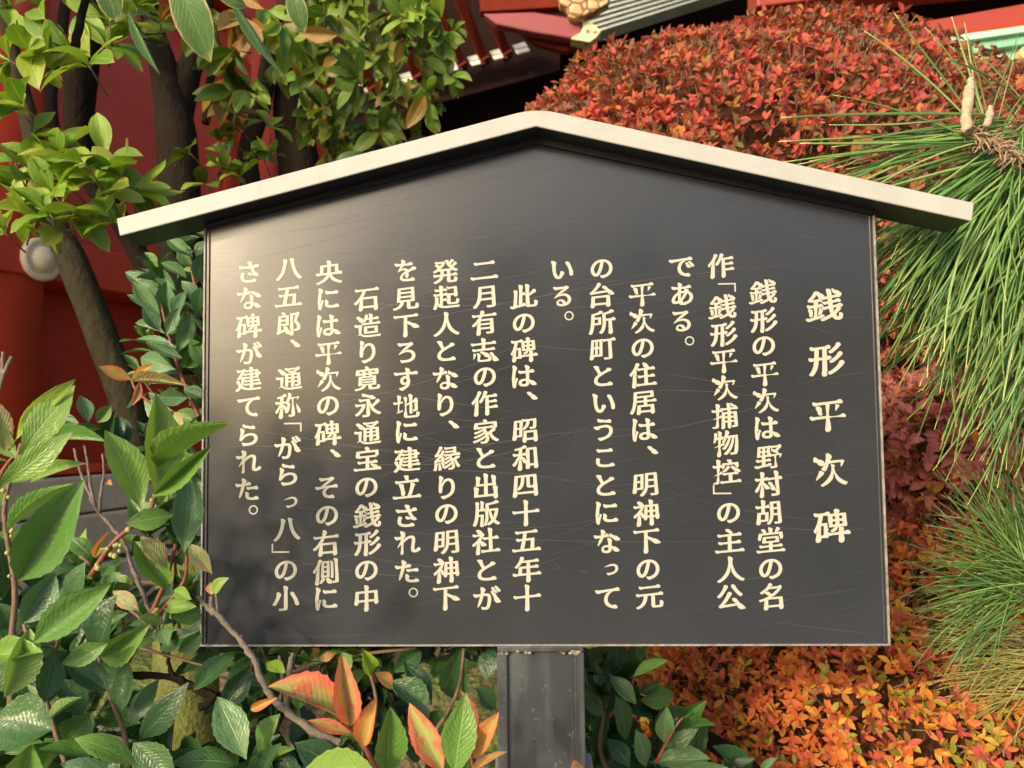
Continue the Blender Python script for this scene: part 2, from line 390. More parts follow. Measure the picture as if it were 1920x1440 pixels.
AZ_RED = [(0, (.36, .09, .10)), (.14, (.60, .085, .085)), (.34, (.72, .115, .085)), (.50, (.66, .17, .075)), (.62, (.40, .18, .06)), (.74, (.32, .09, .10)), (.86, (.15, .18, .05)), (.93, (.66, .24, .05)), (1, (.60, .08, .08))]
AZ_ORA = [(0, (.66, .13, .07)), (.2, (.82, .22, .07)), (.40, (.86, .34, .06)), (.56, (.84, .52, .06)), (.66, (.44, .43, .06)), (.75, (.20, .25, .04)), (.84, (.80, .13, .10)), (1, (.40, .09, .10))]
AZ_PUR = [(0, (.46, .15, .15)), (.3, (.66, .20, .17)), (.55, (.55, .17, .17)), (.72, (.80, .21, .14)), (.84, (.26, .24, .06)), (.92, (.76, .32, .05)), (1, (.44, .13, .12))]
def az_mat(name, st):
    return leaf_mat(name, st, (.55, .25, .10), (.45, .09, .05), rough=.48, transl=.38, veins=0, edge_w=.95, spec=.35)
AZ = {'red': az_mat('red_azalea_leaf', AZ_RED), 'orange': az_mat('orange_azalea_leaf', AZ_ORA), 'purple': az_mat('purple_azalea_leaf', AZ_PUR)}
BARK = simple('bark', (.017, .0125, .0085), .9, .45, 9, .8, .01, stretch=(1, 1, .35))
BARKM = simple('mossy_bark', (.032, .028, .016), .9, .5, 7, .8, .01, stretch=(1, 1, .5))
TWIG = simple('grey_twig', (.20, .165, .13), .8, .45, 90, .8, .004)
STEM = simple('brown_stem', (.16, .10, .06), .6, .4, 90, .5, .003)
RSTEM = simple('red_stem', (.19, .055, .032), .5, .4, 120, .4, .002)
BERRY = simple('berry', (.30, .30, .09), .45, .35, 120, .2, .001)
TAN = simple('azalea_twig', (.27, .19, .11), .8, .45, 60, .4, .002)

# ---------------------------------------------------------------- leaves
def leaf_mesh(name, stations, across, fold, bend, serr, peak=.5, twist=0, wave=0, sharp=1.0, mat=None, seed=0):
    rg = random.Random(seed); V, F, UV = [], [], []
    nv = 2*across+1
    for i in range(stations+1):
        v = i/stations
        a = math.log(.5)/math.log(peak); s = v**a
        w = math.sin(math.pi*s)**(.85*sharp) if 0 < s < 1 else 0
        w = max(w, .025 if v < .5 else .01)
        if serr and v > .12 and v < .97: w *= 1 + (serr if i % 2 else -serr)
        zc = -bend*v*v; ph = twist*(v-.3)
        for j in range(nv):
            u = (j-across)/across
            x = .5*w*u; z = fold*abs(x) + wave*math.sin(v*9+seed)*abs(u)*.5*(1 if u > 0 else -1) - .12*abs(x)*abs(u)
            X = x*math.cos(ph)-z*math.sin(ph); Z = x*math.sin(ph)+z*math.cos(ph)
            V.append((X, v - .04*bend*v, Z+zc)); UV.append(((u+1)/2, v))
    for i in range(stations):
        for j in range(nv-1):
            a = i*nv+j; F.append((a, a+1, a+nv+1, a+nv))
    return mesh(name, V, F, mat, True, UV)
LEAFV = {}
def leaf_variant(cls, i):
    key = (cls, i)
    if key not in LEAFV:
        if cls in 'LMDGROPY' and len(cls) == 1:
            p = [(.55, .10, .50), (.30, .22, .54), (.75, .04, .48), (.42, -.10, .5), (.2, .32, .52)][i % 5]
            m = leaf_mesh('serrated_leaf', 16, 2, p[0], p[1], .035, p[2], twist=(.3, -.25, .1, -.1, .35)[i % 5], wave=.02, sharp=(1, 1.15, 1, 1.1, 1.2)[i % 5], mat=LM[cls], seed=i)
        else:
            p = [(.35, .20, .62), (.2, .40, .60), (.55, .10, .64), (.3, .55, .6), (.1, -.05, .62)][i % 5]
            m = leaf_mesh('smooth_leaf', 8, 2, p[0], p[1], 0, p[2], twist=(.3, -.4, .2, -.2, .5)[i % 5], wave=.05, sharp=.9, mat=LM[cls], seed=i)
        LEAFV[key] = m
    return LEAFV[key]
LR = random.Random(5)
def frame(y, n):
    y = y.normalized(); x = y.cross(n)
    if x.length < 1e-4: x = y.orthogonal()
    x.normalize(); z = x.cross(y); return x, y, z
def leaf_obj(parent, cls, B, T, width, n, var=None, name='leaf'):
    d = T-B; L = d.length; x, y, z = frame(d, n)
    o = bpy.data.objects.new(name, leaf_variant(cls, LR.randrange(5) if var is None else var))
    M = Matrix(((x.x*width, y.x*L, z.x*L, B.x), (x.y*width, y.y*L, z.y*L, B.y), (x.z*width, y.z*L, z.z*L, B.z), (0, 0, 0, 1)))
    COL.objects.link(o); o.parent = parent
    o.matrix_basis = Matrix.Translation(-parent.location) @ M
    return o
def hero(parent, cls, b, t, w, y, dt=None, roll=None, var=None):
    """leaf from pixel b to pixel t, w pixels wide, at depth y"""
    dt = LR.uniform(-.035, .02) if dt is None else dt
    B, T = P(b[0], b[1], y), P(t[0], t[1], y+dt)
    view = (CAM-B).normalized(); ax = (T-B).normalized()
    roll = LR.uniform(-.75, .75) if roll is None else roll
    if w > 80: roll *= .4; var = 0 if var is None else var
    n = Matrix.Rotation(roll, 3, ax) @ (view + Vector((0, 0, .35))).normalized()
    return leaf_obj(parent, cls, B, T, w*pxm(y)/max(.6, math.cos(roll)), n, var)
def stem(parent, pts, rads, mat, name='stem', sides=7, n=4, jit=0):
    p, r = smooth_path(pts, rads, n)
    if jit:
        p = [q + Vector((LR.uniform(-jit, jit), LR.uniform(-jit, jit), LR.uniform(-jit, jit))) for q in p]
        r = [q*LR.uniform(.82, 1.25) for q in r]
    v, f = tube(p, r, sides); return put(name, v, f, mat, parent, True)
def pstem(parent, pts, wpx, y, mat, name='stem', jit=0, n=4):
    """pts: (px, py) or (px, py, dy); wpx: widths in pixels at both ends"""
    Q = [P(p[0], p[1], y+(p[2] if len(p) > 2 else 0)) for p in pts]; m = len(Q)-1
    R = [(wpx[0]+(wpx[1]-wpx[0])*i/m)*.5*pxm(y) for i in range(m+1)]
    return stem(parent, Q, R, mat, name, jit=jit, n=n)
def sprig(parent, base, d, length, nleaf, ll, cls, droop=.2, ratio=.38, smat=None, spread=1.0, r=.0022):
    """a shoot with leaves set spirally, bunched to its tip"""
    d = d.normalized(); side = d.orthogonal().normalized(); tip = base+d*length
    bend = Vector((LR.uniform(-1, 1), LR.uniform(-1, 1), LR.uniform(-.2, .6)))*length*.12
    stem(parent, [base, base+d*length*.5+bend, tip], [r*1.2, r, r*.7], smat or STEM, n=3, sides=5)
    a0 = LR.uniform(0, 6.28)
    for i in range(nleaf):
        t = 1-(i/nleaf)**1.2*.75
        p = base.lerp(tip, t)+bend*4*t*(1-t)
        a = a0+i*2.4; out = Matrix.Rotation(a, 3, d) @ side
        open_ = .35+.9*(i/nleaf)
        ld = (d*math.cos(open_)+out*math.sin(open_)*spread+Vector((0, 0, -droop*LR.uniform(.4, 1.6)))).normalized()
        L = ll*LR.uniform(.65, 1.15)*(1 if i > 1 else .7)
        c = LR.choice(cls)
        n = (d*.6-out*.2+Vector((0, -.25, .75))).normalized()
        leaf_obj(parent, c, p, p+ld*L, L*ratio*LR.uniform(.85, 1.15), n)

# ---------------------------------------------------------------- ground
GRASS = NT('earth'); _c = GRASS.coord('Object'); _n = GRASS.noise(_c, 2.5, 6); _n2 = GRASS.noise(_c, 40, 4)
GRASS.l(GRASS.mix(GRASS.ramp(_n, [(.42, (0, 0, 0)), (.58, (1, 1, 1))]), GRASS.ramp(_n2, [(.3, (.07, .05, .03)), (.7, (.20, .15, .09))]), GRASS.ramp(_n2, [(.3, (.07, .11, .02)), (.7, (.18, .24, .05))])), GRASS.b.inputs['Base Color'])
GRASS.set(Roughness=.95); GRASS.bump(_n2, .8, .03)
def gz(x, y):
    t = min(1, max(0, (y-.3)/1.2)); return .72*t*t*(3-2*t) + (.02*math.sin(x*7+y*5) if .2 < y < 3 else 0)
xs = [-60, -30, -12, -6]+[-4+i*.25 for i in range(33)]+[6, 12, 30, 60]
ys = [-60, -30, -12, -6, -4, -3, -2, -1.2, -.8]+[-.6+i*.2 for i in range(24)]+[6, 12, 30, 60]
V = [(x, y, gz(x, y)) for y in ys for x in xs]; nx = len(xs)
F = [(j*nx+i, j*nx+i+1, (j+1)*nx+i+1, (j+1)*nx+i) for j in range(len(ys)-1) for i in range(nx-1)]
tag(put('ground', V, F, GRASS.m, smooth=True), kind='structure')
PAV = NT('pale_stone_paving'); _c = PAV.coord('Object'); br = PAV.n('TexBrick', i_Scale=1.6, i_Mortar_Size=.008); PAV.l(_c, br.inputs[0])
br.inputs['Color1'].default_value = (.42, .40, .37, 1); br.inputs['Color2'].default_value = (.50, .48, .44, 1); br.inputs['Mortar'].default_value = (.2, .19, .17, 1)
PAV.l(PAV.mix(.4, br.outputs[0], PAV.ramp(PAV.noise(_c, 9), [(.3, (.3, .29, .27)), (.7, (.55, .53, .5))])), PAV.b.inputs['Base Color']); PAV.set(Roughness=.85)
v, f = box(-50, 50, -50, -.62, .004, .03); tag(put('pavement', v, f, PAV.m), kind='structure')

# ---------------------------------------------------------------- the sign
LAC = NT('black_lacquer'); _c = LAC.coord('Object')
_s1 = LAC.noise(LAC.coord('Object', (1.2, 1, 30)), 9, 5); _mp = LAC.n('Mapping'); _mp.inputs['Rotation'].default_value = (0, .12, 0); _mp.inputs['Scale'].default_value = (.8, 1, 60); LAC.l(_c, _mp.inputs[0])
_s2 = LAC.noise(_mp.outputs[0], 14, 3, .6); _big = LAC.noise(_c, 6, 5)
LAC.l(LAC.mix(0.0, LAC.ramp(_big, [(.3, (.027, .030, .035)), (.7, (.034, .038, .044))]), (.10, .10, .098)), LAC.b.inputs['Base Color'])
LAC.l(LAC.math('ADD', LAC.math('MULTIPLY', _s1, .06), LAC.math('MULTIPLY', _big, .18)), LAC.b.inputs['Roughness']); LAC.b.inputs['Specular IOR Level'].default_value = .9
LAC.bump(LAC.math('ADD', _s1, LAC.math('MULTIPLY', _s2, .6)), .015, .002)
_df = LAC.n('BsdfDiffuse'); LAC.l(LAC.b.inputs['Base Color'].links[0].from_socket, _df.inputs[0])
_gl = LAC.n('BsdfGlossy', distribution='BECKMANN'); LAC.l(LAC.math('ADD', LAC.math('MULTIPLY', _s1, .03), LAC.math('MULTIPLY', _big, .40)), _gl.inputs['Roughness'])
_nb = LAC.b.inputs['Normal'].links[0].from_socket; LAC.l(_nb, _gl.inputs['Normal']); LAC.l(_nb, _df.inputs['Normal'])
_fr = LAC.n('Fresnel', i_IOR=1.62); _ms = LAC.n('MixShader'); LAC.l(_fr.outputs[0], _ms.inputs[0]); LAC.l(_df.outputs[0], _ms.inputs[1]); LAC.l(_gl.outputs[0], _ms.inputs[2]); LAC.l(_ms.outputs[0], LAC.out.inputs[0])
CREAM = NT('cream_lettering'); CREAM.l(CREAM.ramp(CREAM.noise(CREAM.coord('Object'), 30), [(.3, (.39, .39, .315)), (.7, (.45, .45, .37))]), CREAM.b.inputs['Base Color']); CREAM.set(Roughness=.5)
ROOFM = NT('cream_speckled_paint'); _c = ROOFM.coord('Object'); _v = ROOFM.n('TexVoronoi', i_Scale=55); ROOFM.l(_c, _v.inputs[0])
_sp = ROOFM.ramp(_v.outputs['Distance'], [(.07, (1, 1, 1)), (.15, (0, 0, 0))]); _nn = ROOFM.noise(_c, 14, 6)
_sp = ROOFM.mix(1.0, _sp, ROOFM.ramp(ROOFM.noise(_c, 20), [(.47, (0, 0, 0)), (.56, (1, 1, 1))]), 'MULTIPLY')
ROOFM.l(ROOFM.mix(_sp, ROOFM.ramp(_nn, [(.3, (.34, .345, .325)), (.7, (.41, .415, .395))]), (.33, .27, .19)), ROOFM.b.inputs['Base Color']); ROOFM.set(Roughness=.6); ROOFM.bump(ROOFM.noise(_c, 220, 3), .35, .001)
BLK = simple('black_paint', (.007, .007, .0075), .4, .4, 20, .15, .001)
WORN = simple('worn_edge', (.22, .21, .19), .5, .55, 70, .4, .001)
TRIM = simple('dark_trim', (.05, .05, .052), .3, .3, 40, .1, .001)
POST = NT('weathered_black_post'); _c = POST.coord('Object', (1, 1, .18)); _c0 = POST.coord('Object')
_w = POST.ramp(POST.noise(_c, 22, 6), [(.46, (0, 0, 0)), (.60, (1, 1, 1))]); _f = POST.ramp(POST.noise(_c0, 60, 6, .7), [(.60, (0, 0, 0)), (.70, (1, 1, 1))])
_c1 = POST.mix(POST.math('MULTIPLY', _w, .32), POST.ramp(POST.noise(_c0, 12), [(.3, (.022, .024, .027)), (.7, (.045, .05, .055))]), (.15, .175, .18))
POST.l(POST.mix(POST.math('MULTIPLY', _f, .55), _c1, (.30, .28, .22)), POST.b.inputs['Base Color']); POST.set(Roughness=.45); POST.bump(POST.noise(_c0, 70), .25, .002)

sign = empty('information_sign', (0, .01, 0), 'black roofed notice board with cream Japanese writing standing on a black post', 'sign')
HL, HR, AX, AZ_ = .553, .569, .004, .700     # side heights above ZB: left, right; apex
slopeL = (AZ_-.566)/.5535; T_ = .0235
# board
bt = [(-.45, 0), (.45, 0), (.45, .5690), (.004, .6772), (-.45, .5672)]
v, f = prism([(x, 0, ZB+z) for x, z in bt], (0, .018, 0)); panel = put('panel', v, f, LAC.m, sign)
def strip(name, a, b, w, y0, y1, mat, par):
    """bar between two (x, z) points, w wide to the left of a->b"""
    a, b = Vector((a[0], 0, a[1])), Vector((b[0], 0, b[1])); d = (b-a).normalized(); n = Vector((-d.z, 0, d.x))*w
    pts = [a, b, b+n, a+n]; v, f = prism([(p.x, y0, ZB+p.z) for p in pts], (0, y1-y0, 0)); return put(name, v, f, mat, par, bevel=.0006)
strip('edge_strip', (-.4525, .0), (-.4525, .561), -.0028, -.0025, .0205, WORN, sign)
strip('edge_strip', (.4525, .0), (.4525, .561), .0028, -.0025, .0205, WORN, sign)
strip('edge_strip', (-.4525, -.0025), (.4525, -.0025), .0024, -.0025, .0205, WORN, sign)
strip('inner_trim', (-.4466, .0028), (-.4466, .560), -.0022, -.0022, -.0002, TRIM, sign)
strip('inner_trim', (.4466, .0028), (.4466, .560), .0022, -.0022, -.0002, TRIM, sign)
# hairline scratches worn into the lacquer
SCR = simple('scratch', (.070, .071, .071), .35, .4, 60, 0)
SR = random.Random(3); V, F = [], []
for i in range(150):
    if i < 120: x0, z0, L, s = SR.uniform(-.46, .40), SR.uniform(.01, .62), SR.uniform(.06, .5), SR.choice((.18, .2, .26, -.05, -.1, .1))+SR.gauss(0, .05)
    else: x0, z0, L, s = SR.uniform(-.42, .4), SR.uniform(.02, .55), SR.uniform(.01, .04), SR.uniform(-2, 2)
    c = SR.uniform(-.25, .15); w = SR.choice((.00008, .00012, .00018, .00028)); P2 = []
    for k in range(9):
        t = k/8; x = x0+L*t; z = z0+s*L*t+c*L*L*t*(1-t)*4
        if abs(x) > .443 or z < .006 or z > .555+.1*(1-abs(x)/.45): break
        P2.append((x, z, w*math.sin(math.pi*(.08+.84*t))))
    for k, (x, z, q) in enumerate(P2):
        V += [(x, -.00035, ZB+z-q), (x, -.00035, ZB+z+q)]
        if k: n = len(V); F.append((n-4, n-2, n-1, n-3))
sc_ = put('scratches', V, F, SCR, sign); sc_['kind'] = 'stuff'
# roof: two sloping slabs meeting at a rounded ridge
def roofslab():
    o = bpy.data.objects.new('roof', None)
xe, ze = .5535, .5655
top = []
for k in range(-6, 7):
    x = k/6*.028; top.append((AX+x, AZ_ - slopeL*(.028*.5*(1+(x/.028)**2))))
out = [(-.551, ze-.0005), *top, (.5585, ze-.0035), (.5555, ze-.0035-T_)]
under = [(.5555, ze-.0265), (AX, AZ_-T_-.004), (-.5455, ze-T_-.0015)]
out = [(-.551, ze)] + top + [(.5585, ze-.003), (.5545, ze-.003-T_), (AX, AZ_-T_-.001), (-.546, ze-T_)]
v, f = prism([(x, -.045, ZB+z) for x, z in out], (0, .004, 0)); put('roof_fascia', v, f, ROOFM.m, sign, bevel=.0016)
cap = [(-.5508, ze-.0008)]+[(x, z-.0008) for x, z in top]+[(.5583, ze-.0038), (.5573, ze-.0098), (AX+.002, AZ_-.0125), (-.5496, ze-.0068)]
v, f = prism([(x, -.041, ZB+z) for x, z in cap], (0, .060, 0)); put('roof_cap', v, f, ROOFM.m, sign)
sof = [(-.5494, ze-.0069), (AX+.002, AZ_-.0126), (.5571, ze-.0099), (.5543, ze-.003-T_+.0008), (AX, AZ_-T_-.0002), (-.5458, ze-T_+.0008)]
v, f = prism([(x, -.0408, ZB+z) for x, z in sof], (0, .0594, 0)); put('roof_soffit', v, f, BLK, sign)
bat = [(-.4494, .560), (AX, .6672), (.4494, .560), (.4494, .5672), (AX, .6760), (-.4494, .5655)]
v, f = prism([(x, -.007, ZB+z) for x, z in bat], (0, .0062, 0)); put('roof_batten', v, f, BLK, sign)
# post
v, f = box(-.0425, .0435, .004, .030, .0, ZB-.012); put('post_web', v, f, POST.m, sign)
for x0, x1 in ((-.0565, -.0427), (.0437, .0578)):
    v, f = box(x0, x1, -.002, .085, .0, ZB-.0105); put('post_flange', v, f, POST.m, sign, bevel=.002)
v, f = box(-.0560, .0572, -.0015, .088, ZB-.0102, ZB-.0028); put('post_plate', v, f, POST.m, sign, bevel=.0015)
v, f = box(-.070, .071, -.012, .1, -.05, ZB-.160-.02); put('post_socket', v, f, simple('concrete_socket', (.36, .34, .31), .85, .25, 30, .4, .003), sign, bevel=.004)
wm = []; WF = []
for k in range(26):
    x = LR.uniform(-.05, .053) if k > 9 else LR.uniform(.040, .052); p = Vector((x, -.0022, ZB-.010+LR.uniform(-.003, .001))); r = LR.uniform(.0012, .003)
    vv, ff = tube([p+Vector((-r, 0, 0)), p, p+Vector((r, 0, 0))], [r*.4, r, r*.4], 5); WF += [tuple(i+len(wm) for i in q) for q in ff]; wm += vv
put('weld_bead', wm, WF, simple('crusty_weld', (.25, .22, .17), .8, .5, 200, .8, .001), sign, True)

# lettering: each character a thin inlay on the panel
GM = {}
def glyph_mesh(ch):
    if ch in GM: return GM[ch]
    if ch in '「」':
        t, Lh, Lv = .055, .68, .34
        a = [(0, 0), (Lh, 0), (Lh, -Lv), (Lh-t, -Lv), (Lh-t, -t), (0, -t)] if ch == '「' else [(0, 0), (0, -Lv), (Lh, -Lv), (Lh, -Lv+t), (t, -Lv+t), (t, 0)]
        cs = [[(x-Lh/2, y+Lv/2) for x, y in a]]
    elif ch == '。':
        cs = [[(math.cos(2*math.pi*k/28)*r, math.sin(2*math.pi*k/28)*r) for k in range(28)] for r in (.178, .128)]
    else:
        cs = [[tuple(q) for q in c] for c in ROWS[ch]]
    # holes go with the outline that holds them: tessellate_polygon takes all loops at once
    area = lambda c: .5*sum(c[i-1][0]*c[i][1]-c[i][0]*c[i-1][1] for i in range(len(c)))
    def inside(p, c):
        r = False
        for i in range(len(c)):
            (x0, y0), (x1, y1) = c[i-1], c[i]
            if (y0 > p[1]) != (y1 > p[1]) and p[0] < x0+(p[1]-y0)/(y1-y0)*(x1-x0): r = not r
        return r
    cs = sorted(cs, key=lambda c: -abs(area(c))); groups = []
    for c in cs:
        depth = sum(inside(c[0], o) for o in cs if o is not c and abs(area(o)) > abs(area(c)))
        if depth % 2 == 0: groups.append([c])
        else: min((g for g in groups if inside(c[0], g[0])), key=lambda g: abs(area(g[0]))).append(c)
    V, tri = [], []
    for g in groups:
        k = len(V); V += [(x, 0, y) for c in g for x, y in c]
        tri += [tuple(i+k for i in t) for t in geometry.tessellate_polygon([[Vector((x, y, 0)) for x, y in c] for c in g])]
    fl = []
    for t in tri:
        a, b, c = (V[i] for i in t); cr = (b[0]-a[0])*(c[2]-a[2])-(b[2]-a[2])*(c[0]-a[0])
        fl.append(tuple(t) if cr > 0 else tuple(t)[::-1])
    m = mesh('character', V, fl, CREAM.m); GM[ch] = m; return m
m0 = pxm(0)
for txt, big, pos in COLS:
    for ch, (px, py) in zip(txt, pos):
        p = P(px, py, -.0006); persp = 1 + .03*((py-800)/800) if not big else 1
        s = (big*1.0 if big else 49.0)*m0*persp
        if ch == 'っ': s *= .78
        if ch in 'こ、': s *= .95
        o = bpy.data.objects.new('character', glyph_mesh(ch)); COL.objects.link(o); o.parent = panel
        o.matrix_parent_inverse = Matrix.Translation(-panel.matrix_basis.translation)
        o.matrix_basis = Matrix.Translation(p) @ Matrix.Diagonal((s*1.0, s, s, 1))
# ---------------------------------------------------------------- the red hall behind, to the left
RED = simple('vermilion_paint', (.54, .052, .020), .45, .12, 3, .06, .004, spec=.3)
PINK = simple('faded_vermilion_paint', (.58, .065, .034), .45, .10, 2, .04, .004, spec=.25)
DRED = simple('dark_red_paint', (.46, .038, .011), .5, .2, 3, .08, .004, spec=.2)
STONE = simple('grey_brown_plinth', (.52, .44, .33), .8, .2, 9, .4, .006)
METAL = simple('cream_metal_cap', (.80, .70, .48), .45, .2, 20, .3, .003)
WO = P(0, 600, 1.97); WO.z = 0
wd = Vector((.316, .949, 0)); wn = Vector((.949, -.316, 0))      # along the wall, out of the wall
hall = empty('shrine_hall', (WO.x, WO.y, 0), 'vermilion hall wall with round pillars behind the trees at left', 'building')
def wbox(name, s0, s1, n0, n1, z0, z1, mat, bevel=.006, zs=0):
    a = [WO+wd*s0+wn*n0+Vector((0, 0, z0)), WO+wd*s1+wn*n0+Vector((0, 0, z0+zs)), WO+wd*s1+wn*n0+Vector((0, 0, z1+zs)), WO+wd*s0+wn*n0+Vector((0, 0, z1))]
    v, f = prism(a, wn*(n1-n0)); return put(name, v, f, mat, hall, bevel=bevel)
def wz(py, s=0):
    d = 3.0+s*.949; return CAM.z+(796-py)*d/FPX
s_list = [0, 1.55, 3.1, 4.65]
wbox('wall', -2.2, 2.3, -.10, .0, wz(883), 5.2, PINK)
wbox('lower_wall', -2.2, 2.29, -.09, .01, wz(880), wz(512), DRED)
wbox('rail', -2.2, 2.31, .012, .215, wz(508), wz(425), RED)
wbox('upper_rail', -2.2, 2.31, .012, .11, wz(-330), wz(-470), RED)
wbox('sill', -2.2, 2.31, .012, .20, wz(884), wz(866), RED)
for s in (-.05, 1.5):
    c = WO+wd*s+wn*.03; r = .17 if s < 1 else .13
    v, f = tube([c+Vector((0, 0, wz(884))), c+Vector((0, 0, 5.2))], [r, r], 28); put('pillar', v, f, PINK, hall, True)
for s in (1.25, 1.75, 2.2):
    wbox('wall_batten', s, s+.05, .001, .03, wz(424), 5.2, RED)
# a slanting tie beam high on the wall
a0, a1 = WO+wd*.9+wn*.03+Vector((0, 0, 3.62)), WO+wd*2.25+wn*.03+Vector((0, 0, 3.12))
for dz in (0,):
    v, f = prism([a0, a1, a1+Vector((0, 0, .14)), a0+Vector((0, 0, .14))], wn*.06); put('tie_beam', v, f, DRED, hall, bevel=.004)
def disc(c, n, r, depth, mat, parent, name, rings):
    n = n.normalized(); x = n.cross(Vector((0, 0, 1))).normalized(); y = n.cross(x); V, F = [], []; k = 32
    for rr, h in rings:
        for i in range(k):
            a = 2*math.pi*i/k; V.append(c + (x*math.cos(a)+y*math.sin(a))*r*rr + n*depth*h)
    for j in range(len(rings)-1):
        for i in range(k): F.append((j*k+i, j*k+(i+1) % k, (j+1)*k+(i+1) % k, (j+1)*k+i))
    F.append(tuple(range((len(rings)-1)*k, len(rings)*k))); return put(name, V, F, mat, parent, True)
mc = WO+wd*.0+wn*.216; mc.z = wz(474)
disc(mc, wn, .085, .05, METAL, hall, 'rail_cap', [(1, 0), (1, .3), (.86, .5), (.74, .35), (.60, .4), (.52, .8), (.25, 1.0), (.1, 1.1)])
for i, (a, b, n0, n1) in enumerate([(886, 960, .0, .24), (962, 1052, .0, .27), (1060, 1175, .0, .30), (1180, 1330, .0, .33)]):
    z0, z1 = wz(b), wz(a)
    for s in (-2.2, -.6, .95, 2.5):
        wbox('plinth_block', s, s+1.54, n0, n1, z0, z1-.004, STONE, .01)

# ---------------------------------------------------------------- the other hall's eaves, high at the back
GOLD = simple('pale_gold_fitting', (.62, .50, .24), .5, .35, 30, .5, .01)
CARVE = NT('carved_gilt_wood'); _c = CARVE.coord('Object'); _v = CARVE.n('TexVoronoi', i_Scale=11); _v.feature = 'DISTANCE_TO_EDGE'; CARVE.l(_c, _v.inputs[0])
CARVE.l(CARVE.ramp(_v.outputs[0], [(.03, (.16, .05, .02)), (.12, (.50, .36, .16))]), CARVE.b.inputs['Base Color']); CARVE.set(Roughness=.5); CARVE.bump(_v.outputs[0], .6, .05)
GOLDP = NT('pierced_gold_plate'); _c = GOLDP.coord('Object'); GOLDP.l(GOLDP.ramp(GOLDP.noise(_c, 16, 2), [(.56, (.66, .58, .33)), (.60, (.30, .08, .06))]), GOLDP.b.inputs['Base Color']); GOLDP.set(Roughness=.45)
TILE = simple('grey_green_roof_tile', (.46, .52, .50), .55, .2, 6, .2, .01)
COPPER = simple('verdigris_copper', (.22, .50, .33), .6, .22, 9, .25, .006, stretch=(6, 1, 1))
COPL = simple('pale_verdigris', (.36, .60, .47), .6, .15, 6, .15, .006)
RAFT = simple('red_brown_rafter', (.15, .020, .010), .85, .2, 6, .1, .006)
WHITE = simple('white_tile_edge', (.80, .80, .74), .5, .06, 6, .05, .003)
DARK = simple('dark_shaded_timber', (.013, .005, .004), .9, .3, 4, .1, .006)  # near-black: the shade under the eaves is put into the timber colour
EY = 5.4
ev = P(1000, 60, EY)
eaves = empty('shrine_roof', (ev.x, ev.y, 0), 'dark red eaves with rafters and gold beam ends above the azalea', 'building')
board('shade_backdrop', [(480, -120), (2350, -120), (2350, 700), (480, 700)], EY+1.2, .2, DARK, eaves)  # dark sheet added to stand for the shaded void behind the eaves
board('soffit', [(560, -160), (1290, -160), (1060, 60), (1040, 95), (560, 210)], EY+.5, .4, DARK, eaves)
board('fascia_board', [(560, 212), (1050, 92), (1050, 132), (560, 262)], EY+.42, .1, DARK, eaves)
for i in range(9):
    x = 985-i*42.5; y = 83+i*11
    board('white_tile_end', [(x-7-18, y+2), (x+8-10, y-5), (x+13-8, y+3), (x-2-18, y+9)], EY+.22, .03, WHITE, eaves, .004)
    board('white_tile_end', [(x-2-18, y+11), (x+13-8, y+5), (x+17-8, y+12), (x+3-18, y+18)], EY+.22, .03, WHITE, eaves, .004)
    bx = x-32
    v, f = prism([P(bx-58, y-95, EY-.25), P(bx-38, y-100, EY-.25), P(bx+4, y+8, EY+.2), P(bx-10, y+18, EY+.2)], (0, .12, .0)); put('rafter', v, f, RAFT, eaves, bevel=.006)
    v, f = prism([P(bx-11, y+18, EY+.19), P(bx+5, y+8, EY+.19), P(bx+7, y+12, EY+.19), P(bx-9, y+22, EY+.19)], (0, .14, 0)); put('rafter_cap', v, f, RAFT, eaves)
board('corner_rafter', [(880, -40), (950, -20), (1010, 30), (1075, 70), (1108, 82), (1062, 96), (1005, 82), (950, 40), (900, 0)], EY-.30, .08, RAFT, eaves, .01)
board('beam', [(900, -40), (1050, -30), (1064, 12), (900, 22)], EY-.40, .1, RAFT, eaves, .01)
board('curved_beam', [(905, 25), (1000, 22), (1066, 32), (1092, 38), (1090, 60), (1074, 72), (1000, 60), (930, 45)], EY-.45, .1, simple('dusty_red_paint', (.26, .05, .055), .5, .1, 3, 0), eaves, .012)
board('gold_beam_end', [(1087, 34), (1112, 44), (1128, 58), (1118, 70), (1106, 79), (1070, 73), (1074, 68), (1088, 60), (1094, 48)], EY-.465, .13, GOLDP.m, eaves, .006)
board('carved_bracket', [(1045, -25), (1150, -28), (1142, 4), (1120, 18), (1078, 34), (1066, 30), (1064, 14), (1050, 6)], EY-.55, .12, CARVE.m, eaves, .012)
for i in range(9):
    # long courses of the tiled roof rising to the right
    o = i*11
    board('roof_course', [(1085+o*.25, 62-o), (1520, -75-o*.6), (1520, -67-o*.6), (1087+o*.25, 70-o)], EY+.3-.03*i, .2, TILE, eaves, .006)
board('roof_backing_board', [(1070, 75), (1520, -68), (1520, -200), (1000, -200), (1040, 10)], EY+.52, .05, COPPER, eaves)  # green copper sheet backing the roof courses
